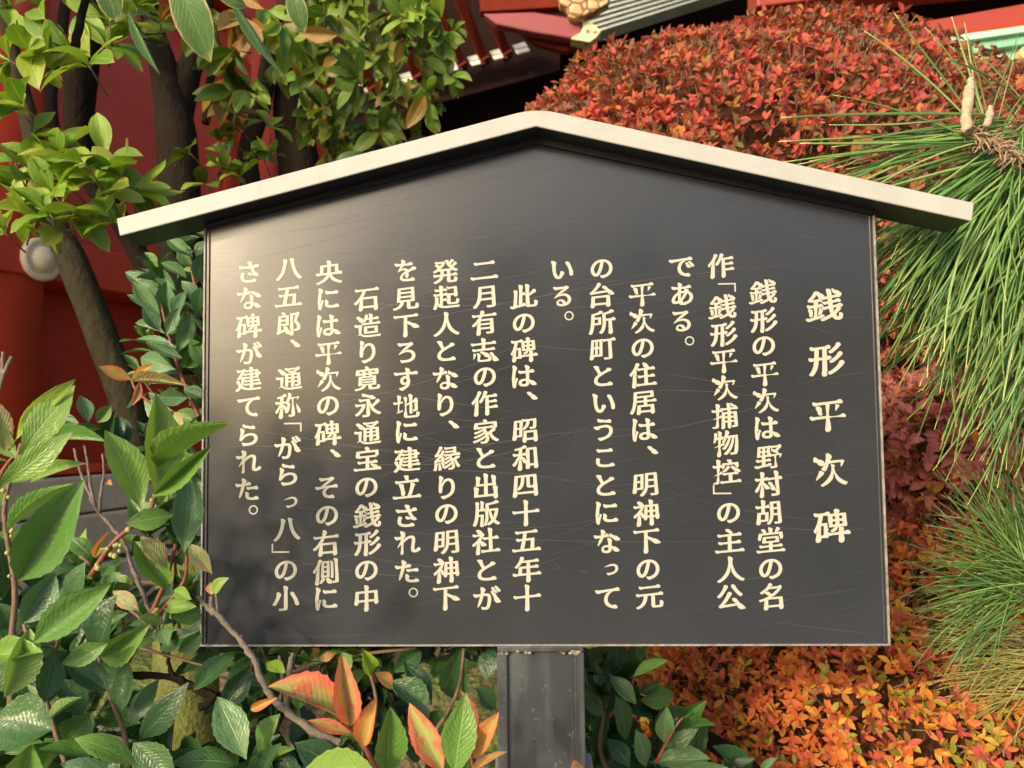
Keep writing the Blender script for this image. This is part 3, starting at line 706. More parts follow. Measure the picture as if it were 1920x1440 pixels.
# right-hand eave: red beams and verdigris gutter
rg_ = P(1800, 60, 4.0)
gut = empty('gate_roof', (rg_.x, rg_.y, 0), 'red beam over a green copper gutter at upper right', 'building')
GY = 4.0
REDB = simple('weathered_vermilion', (.30, .040, .022), .5, .12, 3, .06, .004)
board('upper_beam', [(1420, 12), (1700, -22), (2080, -60), (2080, -130), (1420, -60)], GY+.05, .25, REDB, gut, .01)
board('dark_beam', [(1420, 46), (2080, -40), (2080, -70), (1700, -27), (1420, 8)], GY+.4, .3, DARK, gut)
board('main_beam', [(1480, 92), (1700, 45), (2080, -22), (2080, 20), (1740, 71), (1480, 112)], GY, .3, REDB, gut, .012)
board('beam_fillet', [(1480, 108), (1735, 69), (2080, 17), (2080, 28), (1735, 78), (1480, 122)], GY-.01, .3, DRED, gut)
board('gutter_lip', [(1700, 79), (2080, 24), (2080, 37), (1700, 92)], GY-.12, .3, COPL, gut, .005)
board('gutter', [(1700, 93), (2080, 38), (2080, 60), (1700, 114)], GY-.08, .3, COPPER, gut, .005)
wav = [(1700+i*6, 116-i*.9+4+4*math.cos(i*.32)) for i in range(0, 60)]
board('wavy_tile_edge', wav+[(2060, 72), (2060, 92), (1700, 140)], GY-.02, .2, COPL, gut, .004)
board('scroll_frieze', [(1700, 139), (2060, 90), (2060, 116), (1700, 158)], GY-.01, .2, CARVE.m, gut)
board('lower_beam', [(1700, 160), (2080, 116), (2080, 420), (1700, 420)], GY+.2, .2, DRED, gut)
for (x, y) in ((1826, 112), (1925, 100), (2020, 86)):
    disc(P(x, y, GY-.1), Vector((-.1, -1, 0)), .046, .05, GOLD, gut, 'round_tile_end', [(1, -1), (1, .3), (.8, .55), (.7, .3), (.35, .3), (.25, .7), (.1, .8)])

# unseen hall added behind the camera, shaped for what the lacquer mirrors
far = empty('added_mirror_hall', (0, -11, 0), 'unseen long grey roofed hall added for the board to mirror', 'building')
def fb(name, *a, mat=RED):
    v, f = box(*a); return put(name, v, f, mat, far)
fb('wall', -2.4, 16, -13, -10, .0, 3.1, mat=simple('ochre_plaster', (.30, .24, .17), .8, .2, 2, 0))
fb('base', -2.6, 16.2, -13.2, -9.8, .0, .5, mat=STONE)
for k in range(7, 17):
    fb('pillar', -16+k*2-.12, -16+k*2+.12, -9.98, -9.75, .5, 3.1)
v, f = prism([(-3.2, -9.0, 3.1), (17.5, -9.0, 3.1), (16, -12.0, 4.7), (-2.2, -12.0, 4.7)], (0, -.22, .1)); put('roof', v, f, TILE, far)

# ---------------------------------------------------------------- trees
def whorl(parent, px, py, y, n, ll, cls, droop=.35, aim=None, ratio=.42):
    c = P(px, py, y)
    d = (aim or Vector((LR.uniform(-.6, .6), LR.uniform(-.7, .1), LR.uniform(.1, .8)))).normalized(); side = d.orthogonal().normalized(); a0 = LR.uniform(0, 6.28)
    back = c-d*ll*.35+Vector((0, .03, -.01))
    stem(parent, [back, c], [.0022, .0015], STEM, 'twig', sides=5, n=2)
    for i in range(n):
        a = a0+i*6.283/n*1.0+LR.uniform(-.3, .3)+(2.4 if i >= n*.6 else 0); out = Matrix.Rotation(a, 3, d) @ side
        o = LR.uniform(.8, 1.35) if i < n*.7 else LR.uniform(.2, .6)
        ld = (d*math.cos(o)+out*math.sin(o)+Vector((0, 0, -droop*LR.uniform(.3, 1.7)))).normalized(); L = ll*LR.uniform(.6, 1.15)
        nrm = (d+Vector((0, -.3, .5))+Vector((LR.uniform(-.4, .4), LR.uniform(-.4, .4), 0))).normalized()
        leaf_obj(parent, LR.choice(cls), c+out*.004, c+ld*L, L*ratio*LR.uniform(.8, 1.2), nrm)
def tree(loc, label):
    return empty('broadleaf_tree', (loc.x, loc.y, gz(loc.x, loc.y)), label, 'tree')
def limb(t, pts, wp, y, mat=BARK, name='trunk', j=.0012):
    Q = [P(p[0], p[1], y+(p[2] if len(p) > 2 else 0)) for p in pts]; R = [w*.5*pxm(y) for w in wp]
    R = [r*LR.uniform(.95, 1.06) for r in R]; p, r = smooth_path(Q, R, 6); p = [q+Vector((LR.uniform(-j, j), LR.uniform(-j, j), 0)) for q in p]; v, f = tube(p, r, 18); return put(name, v, f, mat, t, True)
tA = tree(P(240, 760, 1.25), 'leaning tree with light green leaves in front of the red wall at far left')
limb(tA, [(262, 880), (240, 760), (195, 640), (140, 500), (95, 400), (60, 250), (20, 80), (0, -60)], [62, 60, 56, 54, 46, 34, 28, 24], 1.25, BARKM)
limb(tA, [(300, 560, .3), (235, 430, .3), (170, 330, .25), (150, 240, .2), (152, 150, .15), (170, 60, .1), (200, -60, .0)], [40, 42, 48, 56, 62, 44, 34], 1.35)
limb(tA, [(110, 300, .1), (95, 180, .2), (115, 60, .3), (130, -40, .4)], [22, 26, 24, 20], 1.5, name='branch')
limb(tA, [(140, 90), (155, 20), (170, -40)], [18, 15, 14], .55, name='branch')
for x, y in [(20, 15), (85, 25), (150, 20), (205, 35), (250, 20), (60, 95), (130, 95), (100, 130), (165, 120), (195, 85), (40, 205), (25, 200), (30, 305), (62, 260), (110, 285), (150, 310), (15, 345), (70, 335), (125, 345), (180, 345), (228, 335), (40, 395), (90, 395), (140, 400), (195, 372), (245, 350), (8, 430), (115, 430), (235, 410), (175, 415), (20, 120), (60, 430), (200, 300), (100, 370)]:
    whorl(tA, x+LR.uniform(-8, 8), y+LR.uniform(-8, 8), LR.uniform(.35, .85), LR.choice((5, 6, 6, 7)), .098, 'T', droop=.3, ratio=.5)
tB = tree(P(345, 500, 1.5), 'forked dark trunk standing just left of the notice board roof')
limb(tB, [(352, 700), (345, 520), (338, 400), (330, 250), (308, 130), (284, 40), (264, -90)], [100, 92, 80, 78, 50, 38, 34], 1.5)
limb(tB, [(335, 225), (352, 140), (378, 60), (385, -80)], [54, 46, 40, 34], 1.52, name='branch')
limb(tB, [(385, 230, .2), (395, 150, .25), (402, 40, .3)], [18, 17, 16], 1.5, name='branch')
for x, y in [(356, 287), (412, 265), (455, 245), (470, 285), (415, 320), (450, 330), (495, 300), (440, 215), (505, 240), (390, 345), (430, 290), (250, 70), (300, 40), (215, 60)]:
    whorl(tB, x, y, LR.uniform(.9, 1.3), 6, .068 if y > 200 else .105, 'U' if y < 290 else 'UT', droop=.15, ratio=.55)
tC = tree(P(550, 300, 1.9), 'tree with yellowing drooping leaves behind the left slope of the sign roof')
limb(tC, [(575, 420), (560, 300), (545, 180), (570, 80), (600, -40)], [84, 76, 66, 54, 44], 1.9)
limb(tC, [(480, 420, -.1), (465, 290, -.1), (490, 200, -.1), (505, 110, -.1), (520, 20, -.1)], [40, 36, 34, 30, 26], 1.9, name='branch')
limb(tC, [(700, 330), (720, 180), (690, 60), (640, -60)], [16, 14, 14, 14], 2.0, name='branch', j=.002)
dn = Vector((0, -.5, -.6))
for x, y in [(400, 50), (445, 95), (478, 60), (430, 120), (530, 45), (562, 80), (480, 150), (415, 155), (500, 20), (380, 20), (560, 20), (610, 30), (455, 30), (440, 170), (520, 110)]:
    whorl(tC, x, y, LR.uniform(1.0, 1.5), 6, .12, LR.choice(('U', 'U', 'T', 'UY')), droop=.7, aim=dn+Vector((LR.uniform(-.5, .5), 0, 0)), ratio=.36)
pool = []
for k in range(900):
    x, y = LR.uniform(560, 860), LR.uniform(-20, 300)
    if y < 290-(x-600)*.0-(30 if x > 700 else 0)-max(0, x-790)*1.6 and y > -20+max(0, x-800)*1.4 and all((x-a)**2+(y-b)**2 > 18**2 for a, b in pool) and not (y > 230 and x < 610): pool.append((x, y))
for i, (x, y) in enumerate(pool[:88]):
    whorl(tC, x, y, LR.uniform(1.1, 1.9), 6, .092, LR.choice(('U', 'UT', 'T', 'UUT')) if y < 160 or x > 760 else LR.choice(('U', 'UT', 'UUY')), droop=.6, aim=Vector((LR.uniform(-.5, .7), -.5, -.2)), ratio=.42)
for b, t, w, y in (((318, -70), (382, 82), 74, .05), ((190, -60), (212, 22), 50, .05), ((400, -12), (455, 4), 26, .1), ((540, -30), (566, 45), 40, .15)):
    hero(tB, 'B', b, t, w, y, 0, .15, 1)
for b, t, w, y in (((430, -10), (545, 148), 15, .5), ((440, -20), (500, 18), 20, .4), ((455, 30), (520, 125), 13, .5), ((560, 60), (638, 62), 26, .9), ((240, 20), (310, 145), 16, .5), ((245, 40), (282, 75), 12, .5)):
    hero(tB, 'G' if w < 20 else 'Y', b, t, w, y, 0, .6, 3)
mt = empty('mossy_trunk', (*P(350, 1400, 1.0).xy, .4), 'short olive green moss covered trunk behind the shrub at lower left', 'tree trunk')
limb(mt, [(352, 1620), (350, 1420), (348, 1300), (352, 1150), (356, 1050)], [150, 126, 118, 112, 108], 1.0, simple('thick_moss', (.12, .135, .04), .95, .5, 14, .8, .01), 'trunk', .003)

# ---------------------------------------------------------------- shrubs
def shrub(px, py, y, label):
    p = P(px, py, y); return empty('glossy_shrub', (p.x, p.y, gz(p.x, p.y)), label, 'shrub', None)
s1 = shrub(60, 1300, -.2, 'large glossy green shrub with serrated leaves at lower left beside the board')
H1 = [  # class, base, tip, width, depth
 ('L', (38, 851), (134, 722), 62, -.22), ('T', (22, 838), (88, 716), 26, -.2), ('P', (12, 850), (-12, 745), 44, -.2), ('L', (-4, 910), (116, 836), 40, -.25),
 ('L', (58, 900), (150, 868), 36, -.2), ('L', (33, 860), (-8, 795), 34, -.2), ('L', (14, 994), (128, 902), 32, -.28), ('M', (35, 1087), (153, 908), 86, -.34),
 ('G', (45, 1168), (104, 1076), 56, -.25), ('M', (63, 1205), (219, 1092), 64, -.36), ('D', (185, 1218), (212, 1118), 62, -.15), ('D', (80, 1320), (106, 1225), 50, -.2),
 ('M', (120, 1246), (206, 1205), 38, -.2), ('D', (122, 1238), (200, 1298), 52, -.16), ('D', (228, 1335), (246, 1237), 44, -.15), ('D', (243, 1362), (287, 1270), 42, -.14),
 ('D', (262, 1388), (330, 1313), 42, -.14), ('L', (140, 1385), (264, 1412), 56, -.26), ('D', (98, 1368), (-14, 1345), 100, -.22), ('L', (-8, 1228), (68, 1220), 50, -.22),
 ('L', (8, 1308), (62, 1180), 50, -.25), ('D', (128, 1390), (182, 1323), 54, -.15), ('L', (88, 1354), (151, 1304), 26, -.18), ('L', (42, 1450), (58, 1398), 64, -.2),
 ('M', (72, 1405), (168, 1426), 40, -.18), ('G', (112, 1432), (208, 1452), 42, -.2), ('D', (250, 1393), (332, 1465), 62, -.18), ('D', (-5, 1240), (35, 1290), 50, -.1),
 ('D', (-5, 1130), (22, 1180), 46, -.1), ('D', (-10, 1000), (30, 1110), 50, -.1), ('D', (60, 1130), (110, 1010), 40, -.05), ('D', (130, 1130), (140, 1070), 40, -.05),
 ('M', (-8, 1400), (-2, 1330), 50, -.1), ('D', (150, 1350), (110, 1270), 46, -.05), ('M', (-10, 960), (20, 880), 34, -.12), ('D', (170, 1440), (230, 1400), 46, -.05),
 ('L', (190, 1232), (280, 1170), 42, -.15), ('M', (335, 1222), (380, 1190), 26, -.1), ('D', (95, 1180), (60, 1120), 40, -.05), ('D', (300, 1450), (250, 1430), 40, -.1)]
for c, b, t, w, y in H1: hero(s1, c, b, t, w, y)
pstem(s1, [(20, 1330), (22, 1200), (28, 1100), (8, 960), (30, 870), (40, 830)], (13, 7), -.2, STEM)
pstem(s1, [(-10, 1000), (-2, 900), (30, 850)], (10, 6), -.18, RSTEM)
pstem(s1, [(140, 1480), (110, 1390), (70, 1260), (45, 1170)], (12, 7), -.16, STEM)
pstem(s1, [(240, 1440), (232, 1370), (200, 1290), (185, 1230)], (11, 6), -.13, STEM)
for (x, y) in [(-40, 1050), (-20, 1180), (40, 1240), (90, 1300), (150, 1330), (20, 1420), (120, 1460), (200, 1480), (280, 1490), (60, 1340), (170, 1200), (-30, 1300), (330, 1470), (0, 1480), (60, 1060), (-30, 900), (30, 1120), (80, 1180), (140, 1230), (60, 1400), (190, 1350), (230, 1430), (100, 1120), (290, 1420), (340, 1440), (10, 1200), (130, 1400), (350, 1380)]:
    b = P(x, y, LR.uniform(.0, .35)); sprig(s1, b-Vector((0, 0, .06)), Vector((LR.uniform(-.6, .6), -.5, .8)), .1, 9, .085, 'DDDM', ratio=.42)
# upright shoot half hidden by the board's left edge
s2 = shrub(380, 900, .09, 'upright shoot of small grey-green leaves rising behind the left edge of the board')
H2 = [((303, 570), (236, 505), 34), ((300, 590), (250, 528), 28), ((302, 580), (240, 555), 20), ((313, 592), (312, 528), 38), ((300, 622), (270, 572), 32), ((310, 626), (252, 602), 18),
 ((312, 630), (332, 578), 24), ((330, 652), (245, 622), 24), ((333, 662), (362, 583), 34), ((340, 672), (273, 645), 28), ((345, 672), (333, 622), 28), ((330, 692), (248, 668), 36), ((356, 684), (343, 648), 20),
 ((342, 702), (258, 700), 32), ((352, 746), (295, 744), 28), ((380, 746), (345, 728), 28), ((365, 592), (385, 538), 30), ((332, 548), (290, 502), 24), ((362, 482), (316, 451), 26), ((366, 482), (388, 448), 24),
 ((350, 522), (303, 490), 22), ((368, 532), (384, 478), 30), ((354, 762), (387, 728), 28), ((380, 640), (350, 690), 34), ((372, 560), (345, 520), 24), ((330, 600), (350, 540), 28), ((378, 800), (330, 770), 36), ((390, 700), (372, 630), 40),
 ((370, 850), (300, 835), 36), ((380, 900), (345, 850), 40), ((390, 960), (372, 900), 40), ((360, 500), (340, 462), 20), ((384, 610), (400, 560), 26), ((372, 720), (392, 660), 30)]
for b, t, w in H2: hero(s2, LR.choice('GGM'), b, t, w, LR.uniform(.06, .15), LR.uniform(-.02, .02), LR.uniform(-.7, .7))
pstem(s2, [(420, 900), (372, 780), (335, 690), (312, 610), (300, 560)], (11, 5), .12, RSTEM)
pstem(s2, [(400, 640), (372, 560), (358, 490), (362, 470)], (9, 5), .13, RSTEM)
for i in range(20):
    b = P(LR.uniform(300, 420), LR.uniform(500, 980), LR.uniform(.16, .3)); sprig(s2, b, Vector((LR.uniform(-.6, .3), -.4, .9)), .07, 7, .05, 'GMMD', ratio=.42)
# shoot with pale leaves and berries left of the board
s3 = shrub(250, 1150, -.1, 'bright green leafy shoot with berries and red stems at the left edge of the board')
H3 = [('L', (266, 956), (212, 794), 72, -.2), ('L', (302, 946), (280, 738), 70, -.18), ('L', (292, 878), (428, 790), 24, -.18), ('L', (288, 928), (396, 836), 34, -.2), ('L', (303, 888), (326, 803), 26, -.16),
 ('G', (345, 1036), (356, 896), 58, -.12), ('L', (234, 981), (322, 967), 40, -.18), ('M', (172, 1048), (134, 1000), 34, -.1), ('L', (312, 1104), (252, 1014), 50, -.1), ('P', (314, 1066), (276, 1000), 36, -.12),
 ('P', (398, 1076), (352, 1020), 30, -.12), ('L', (400, 1112), (426, 1084), 26, -.12), ('R', (398, 1116), (392, 1090), 16, -.12), ('L', (304, 1140), (372, 1139), 28, -.1), ('L', (326, 1106), (363, 1126), 24, -.1),
 ('P', (262, 1146), (208, 1104), 30, -.08), ('R', (262, 716), (246, 762), 14, 0), ('O', (247, 712), (184, 688), 24, -.02), ('O', (247, 711), (292, 683), 15, -.02), ('P', (248, 716), (352, 722), 20, -.02), ('R', (200, 905), (214, 912), 12, -.05),
 ('G', (165, 792), (148, 744), 30, 0), ('M', (182, 792), (208, 760), 26, 0), ('M', (199, 828), (88, 818), 34, -.05), ('D', (152, 800), (107, 780), 20, .0), ('M', (190, 804), (125, 802), 15, 0), ('D', (195, 830), (215, 770), 30, .05),
 ('D', (230, 850), (222, 780), 40, .05), ('G', (330, 800), (262, 750), 36, .02), ('M', (385, 880), (330, 860), 30, .02), ('P', (345, 830), (300, 760), 40, 0), ('M', (190, 1080), (215, 1060), 26, -.05), ('O', (178, 1045), (200, 1000), 14, -.1),
 ('L', (178, 1045), (212, 1030), 16, -.1), ('D', (240, 1150), (200, 1170), 24, -.05), ('M', (380, 1150), (320, 1160), 34, 0), ('G', (360, 1180), (400, 1150), 34, 0), ('D', (300, 1220), (350, 1180), 40, .03), ('L', (300, 1170), (262, 1155), 22, -.1)]
for c, b, t, w, y in H3: hero(s3, c, b, t, w, y, roll=LR.uniform(-.45, .45))
pstem(s3, [(170, 1080), (210, 1020), (250, 985), (285, 950), (300, 890)], (11, 7), -.15, RSTEM)
pstem(s3, [(240, 1240), (275, 1170), (310, 1090), (330, 1020)], (12, 7), -.08, RSTEM)
pstem(s3, [(300, 1150), (345, 1090), (350, 1040)], (9, 6), -.1, RSTEM)
pstem(s3, [(290, 1180), (240, 1140), (215, 1125)], (8, 5), -.06, STEM)
pstem(s3, [(350, 820), (300, 770), (258, 735), (247, 712)], (7, 5), .02, RSTEM)
pstem(s3, [(105, 1000), (140, 1030), (170, 1060)], (8, 6), -.05, STEM)
for pts in ([(150, 1085), (260, 1090), (380, 1098)],): pstem(s3, pts, (9, 8), .25, STEM, 'twig', .001)
def berries(parent, path, n, y, r=.0032):
    for i in range(n):
        a = LR.random()*(len(path)-1); k = int(a); q = a-k; px = path[k][0]*(1-q)+path[k+1][0]*q+LR.uniform(-9, 9); py = path[k][1]*(1-q)+path[k+1][1]*q+LR.uniform(-9, 9)
        c = P(px, py, y-.006); V, F = [], []
        m = BERM if 'BERM' in globals() else None
        o = bpy.data.objects.new('berry', BERRYMESH); COL.objects.link(o); o.parent = parent
        o.matrix_basis = Matrix.Translation(-parent.location) @ Matrix.Translation(c) @ Matrix.Scale(r*LR.uniform(.8, 1.3), 4)
_bm = bmesh.new(); bmesh.ops.create_icosphere(_bm, subdivisions=2, radius=1); BERRYMESH = bpy.data.meshes.new('berry'); _bm.to_mesh(BERRYMESH); _bm.free(); BERRYMESH.materials.append(BERRY); BERRYMESH.polygons.foreach_set('use_smooth', [True]*len(BERRYMESH.polygons))
berries(s3, [(185, 1065), (225, 1015), (260, 975)], 12, -.15, .0030)
berries(s3, [(285, 940), (300, 905)], 4, -.17); berries(s1, [(10, 1130), (20, 1000), (10, 900)], 7, -.21, .0024)
berries(s3, [(290, 1180), (300, 1140)], 5, -.09)
for (x, y) in [(130, 1130), (200, 1110), (260, 1140), (340, 1190), (330, 1080), (370, 1010), (150, 1170), (290, 1060), (380, 1170), (230, 1190), (100, 1090), (360, 880), (310, 1230)]:
    sprig(s3, P(x, y, LR.uniform(.04, .22)), Vector((LR.uniform(-.6, .5), -.5, .8)), .07, 7, .07, 'MMGLD', ratio=.42)
# grey dead twigs
tw = empty('dead_twig', tuple(P(620, 1385, -.1)), 'crooked grey bare twig crossing the lower left corner of the board', 'twig')
pstem(tw, [(640, 1392), (600, 1378), (560, 1350), (520, 1318), (497, 1288), (480, 1245), (462, 1215), (432, 1178), (405, 1150), (388, 1135)], (15, 9), -.1, TWIG, 'branch', .0009, 5)
pstem(tw, [(402, 1152), (386, 1135), (375, 1122), (369, 1117)], (11, 7), -.1, TWIG, 'branchlet', .0005)
pstem(tw, [(398, 1148), (396, 1130), (397, 1118)], (9, 7), -.1, TWIG, 'branchlet', .0005)
pstem(tw, [(408, 1152), (408, 1135), (404, 1115)], (6, 4), -.1, TWIG, 'branchlet', .0004)
pstem(tw, [(472, 1235), (462, 1215), (455, 1200), (452, 1190)], (7, 3), -.1, RSTEM, 'branchlet', .0004)
pstem(tw, [(535, 1330), (540, 1290), (545, 1240), (550, 1225)], (12, 7), -.02, TWIG, 'branchlet', .0008)
pstem(tw, [(525, 1320), (530, 1270), (524, 1230)], (8, 5), -.02, TWIG, 'branchlet', .0008)
tw2 = empty('dead_twig', tuple(P(280, 1150, -.05)), 'slender grey forked twig among the leaves left of the board', 'twig')
pstem(tw2, [(282, 1150), (268, 1110), (250, 1070), (238, 1030), (220, 1000), (195, 972), (178, 950), (165, 920), (150, 880), (138, 840)], (9, 5), -.04, TWIG, 'branch', .0008)
pstem(tw2, [(180, 955), (170, 910), (163, 860), (158, 835)], (6, 4), -.04, TWIG, 'branchlet', .0005)
pstem(tw2, [(187, 962), (190, 920), (195, 890), (192, 850)], (7, 4), -.04, TWIG, 'branchlet', .0005)
tw3 = empty('dead_twig', tuple(P(0, 740, -.1)), 'pale bare twig stub poking in at the left edge above the shrub', 'twig')
pstem(tw3, [(-30, 770), (-5, 735), (8, 700), (22, 668)], (9, 7), -.1, TWIG, 'branch', .0006)
pstem(tw3, [(3, 712), (4, 690), (6, 660)], (7, 6), -.1, TWIG, 'branchlet', .0005)
tw4 = empty('dead_twig', tuple(P(240, 1262, .1)), 'dark knotty branch below the lower left corner of the board', 'twig')
pstem(tw4, [(100, 1262), (180, 1262), (250, 1266), (320, 1270), (355, 1285), (385, 1300), (408, 1306)], (11, 16), .08, BARK, 'branch', .0012, 5)
pstem(tw4, [(404, 1300), (392, 1318), (374, 1328)], (14, 15), .08, BARK, 'branchlet', .001)
pstem(tw4, [(325, 1268), (316, 1240), (318, 1200)], (9, 6), .08, BARK, 'branchlet', .0008)
pstem(tw4, [(235, 1208), (300, 1225), (370, 1245), (430, 1258)], (7, 5), .06, STEM, 'branchlet', .0006)

# low shrub under the board, red young shoots in front
s4 = shrub(700, 1500, 0, 'low dark green shrub with red and orange young shoots below the board')
H4 = [('R', (645, 1350), (503, 1284), 60, -.2), ('R', (658, 1360), (640, 1228), 48, -.2), ('O', (683, 1398), (705, 1308), 38, -.2), ('R', (657, 1374), (575, 1352), 24, -.2), ('L', (728, 1455), (727, 1315), 58, -.2),
 ('L', (712, 1462), (562, 1448), 84, -.25), ('R', (830, 1445), (768, 1320), 50, -.22), ('L', (852, 1455), (868, 1316), 64, -.24), ('R', (886, 1388), (874, 1306), 36, -.2), ('O', (888, 1422), (943, 1330), 36, -.22),
 ('R', (885, 1442), (930, 1405), 20, -.22), ('D', (903, 1455), (926, 1408), 40, -.2), ('T', (695, 1268), (684, 1222), 28, -.1), ('O', (703, 1262), (735, 1292), 26, -.1), ('T', (534, 1262), (502, 1234), 30, -.1), ('M', (516, 1290), (505, 1255), 16, -.08),
 ('D', (868, 1212), (855, 1316), 54, .03), ('D', (925, 1212), (905, 1265), 38, .04), ('D', (755, 1240), (815, 1312), 38, .03), ('D', (732, 1278), (805, 1348), 52, .0), ('M', (525, 1338), (468, 1412), 46, -.1), ('D', (440, 1232), (360, 1290), 40, -.08),
 ('D', (420, 1325), (472, 1260), 46, -.08), ('M', (450, 1434), (334, 1406), 44, -.14), ('G', (462, 1424), (406, 1306), 62, -.14), ('D', (560, 1330), (600, 1290), 30, -.05), ('O', (585, 1215), (600, 1232), 18, .02), ('R', (600, 1240), (625, 1225), 16, .02),
 ('M', (655, 1262), (640, 1222), 26, .0), ('D', (790, 1220), (740, 1260), 36, .05), ('D', (640, 1440), (560, 1400), 52, -.1), ('D', (790, 1420), (745, 1360), 44, -.1), ('D', (500, 1290), (430, 1270), 34, 0), ('D', (930, 1330), (890, 1290), 36, 0),
 ('O', (470, 1330), (520, 1308), 16, -.12), ('L', (700, 1395), (640, 1382), 22, -.18), ('D', (480, 1460), (520, 1400), 44, -.1), ('R', (1068, 1452), (1100, 1432), 30, -.14)]
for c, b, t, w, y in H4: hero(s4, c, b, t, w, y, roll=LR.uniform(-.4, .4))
pstem(s4, [(720, 1470), (700, 1430), (680, 1395), (655, 1365), (645, 1345)], (12, 8), -.19, RSTEM)
pstem(s4, [(900, 1470), (885, 1430), (880, 1385)], (9, 6), -.19, RSTEM)
pstem(s4, [(830, 1480), (780, 1430), (830, 1350), (860, 1290), (870, 1215)], (9, 6), .02, STEM)
pstem(s4, [(500, 1240), (545, 1260), (600, 1240), (690, 1225), (780, 1215)], (9, 6), .03, STEM)
pstem(s4, [(700, 1360), (705, 1310), (695, 1265)], (8, 6), -.05, STEM)
for i in range(30):
    x, y = LR.uniform(400, 940), LR.uniform(1215, 1470)
    b = P(x, y+30, LR.uniform(.12, .34)+(.1 if x > 830 else 0)); sprig(s4, b, Vector((LR.uniform(-.7, .7), -.6, LR.uniform(-.4, .9))), .08, 8, .075, 'DDDDM', droop=.5, ratio=.42)
for i in range(16):
    sprig(s4, P(400+i*34, 1262+LR.uniform(-12, 18), LR.uniform(.06, .2)), Vector((LR.uniform(-.6, .6), -.4, .7)), .06, 8, .065, 'DDMD', droop=.2, ratio=.42)
s5 = shrub(1180, 1500, .25, 'dark glossy shrub with drooping leaves just right of the post')
H5 = [('D', (1150, 1263), (1165, 1203), 38), ('D', (1182, 1270), (1190, 1203), 34), ('M', (1187, 1270), (1253, 1245), 26), ('D', (1140, 1265), (1094, 1292), 26), ('D', (1140, 1265), (1196, 1314), 30), ('M', (1198, 1312), (1274, 1309), 32),
 ('D', (1198, 1298), (1238, 1285), 18), ('D', (1155, 1303), (1192, 1396), 42), ('G', (1192, 1368), (1224, 1444), 38), ('G', (1245, 1392), (1251, 1318), 34), ('M', (1275, 1351), (1324, 1314), 26), ('M', (1262, 1373), (1340, 1358), 24), ('D', (1245, 1402), (1302, 1375), 24),
 ('G', (1232, 1428), (1332, 1420), 44), ('G', (1262, 1458), (1365, 1440), 46), ('D', (1130, 1345), (1098, 1300), 30), ('D', (1120, 1320), (1128, 1390), 34), ('D', (1140, 1420), (1110, 1360), 36), ('D', (1180, 1440), (1150, 1380), 36), ('D', (1200, 1240), (1215, 1205), 26), ('D', (1110, 1240), (1130, 1210), 30)]
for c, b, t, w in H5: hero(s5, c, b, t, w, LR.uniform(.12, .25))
pstem(s5, [(1150, 1470), (1125, 1400), (1140, 1300), (1145, 1262)], (10, 6), .2, STEM); pstem(s5, [(1230, 1430), (1262, 1370), (1280, 1345)], (7, 4), .16, RSTEM)
pstem(s5, [(1140, 1345), (1180, 1300), (1186, 1268)], (7, 4), .18, RSTEM)
for i in range(26):
    x, y = LR.uniform(1060, 1230), LR.uniform(1215, 1490)
    if x > 1170 and y < 1330: continue
    sprig(s5, P(x, y, LR.uniform(.28, .45)), Vector((LR.uniform(-.5, .6), -.6, LR.uniform(-.6, .6))), .08, 7, .08, 'D', droop=.6, ratio=.42)
for (x, y) in ((1260, 1470), (1330, 1490), (1400, 1490)):
    sprig(s5, P(x, y, .3), Vector((.2, -.5, .6)), .07, 6, .08, 'DG', droop=.4, ratio=.42)
lg = empty('fallen_branch', tuple(P(1380, 1420, .4)), 'thick dark brown branch slanting down under the orange azalea', 'branch')
pstem(lg, [(1180, 1310), (1270, 1355), (1350, 1400), (1430, 1460), (1500, 1520)], (26, 34), .42, BARK, 'branch', .002)

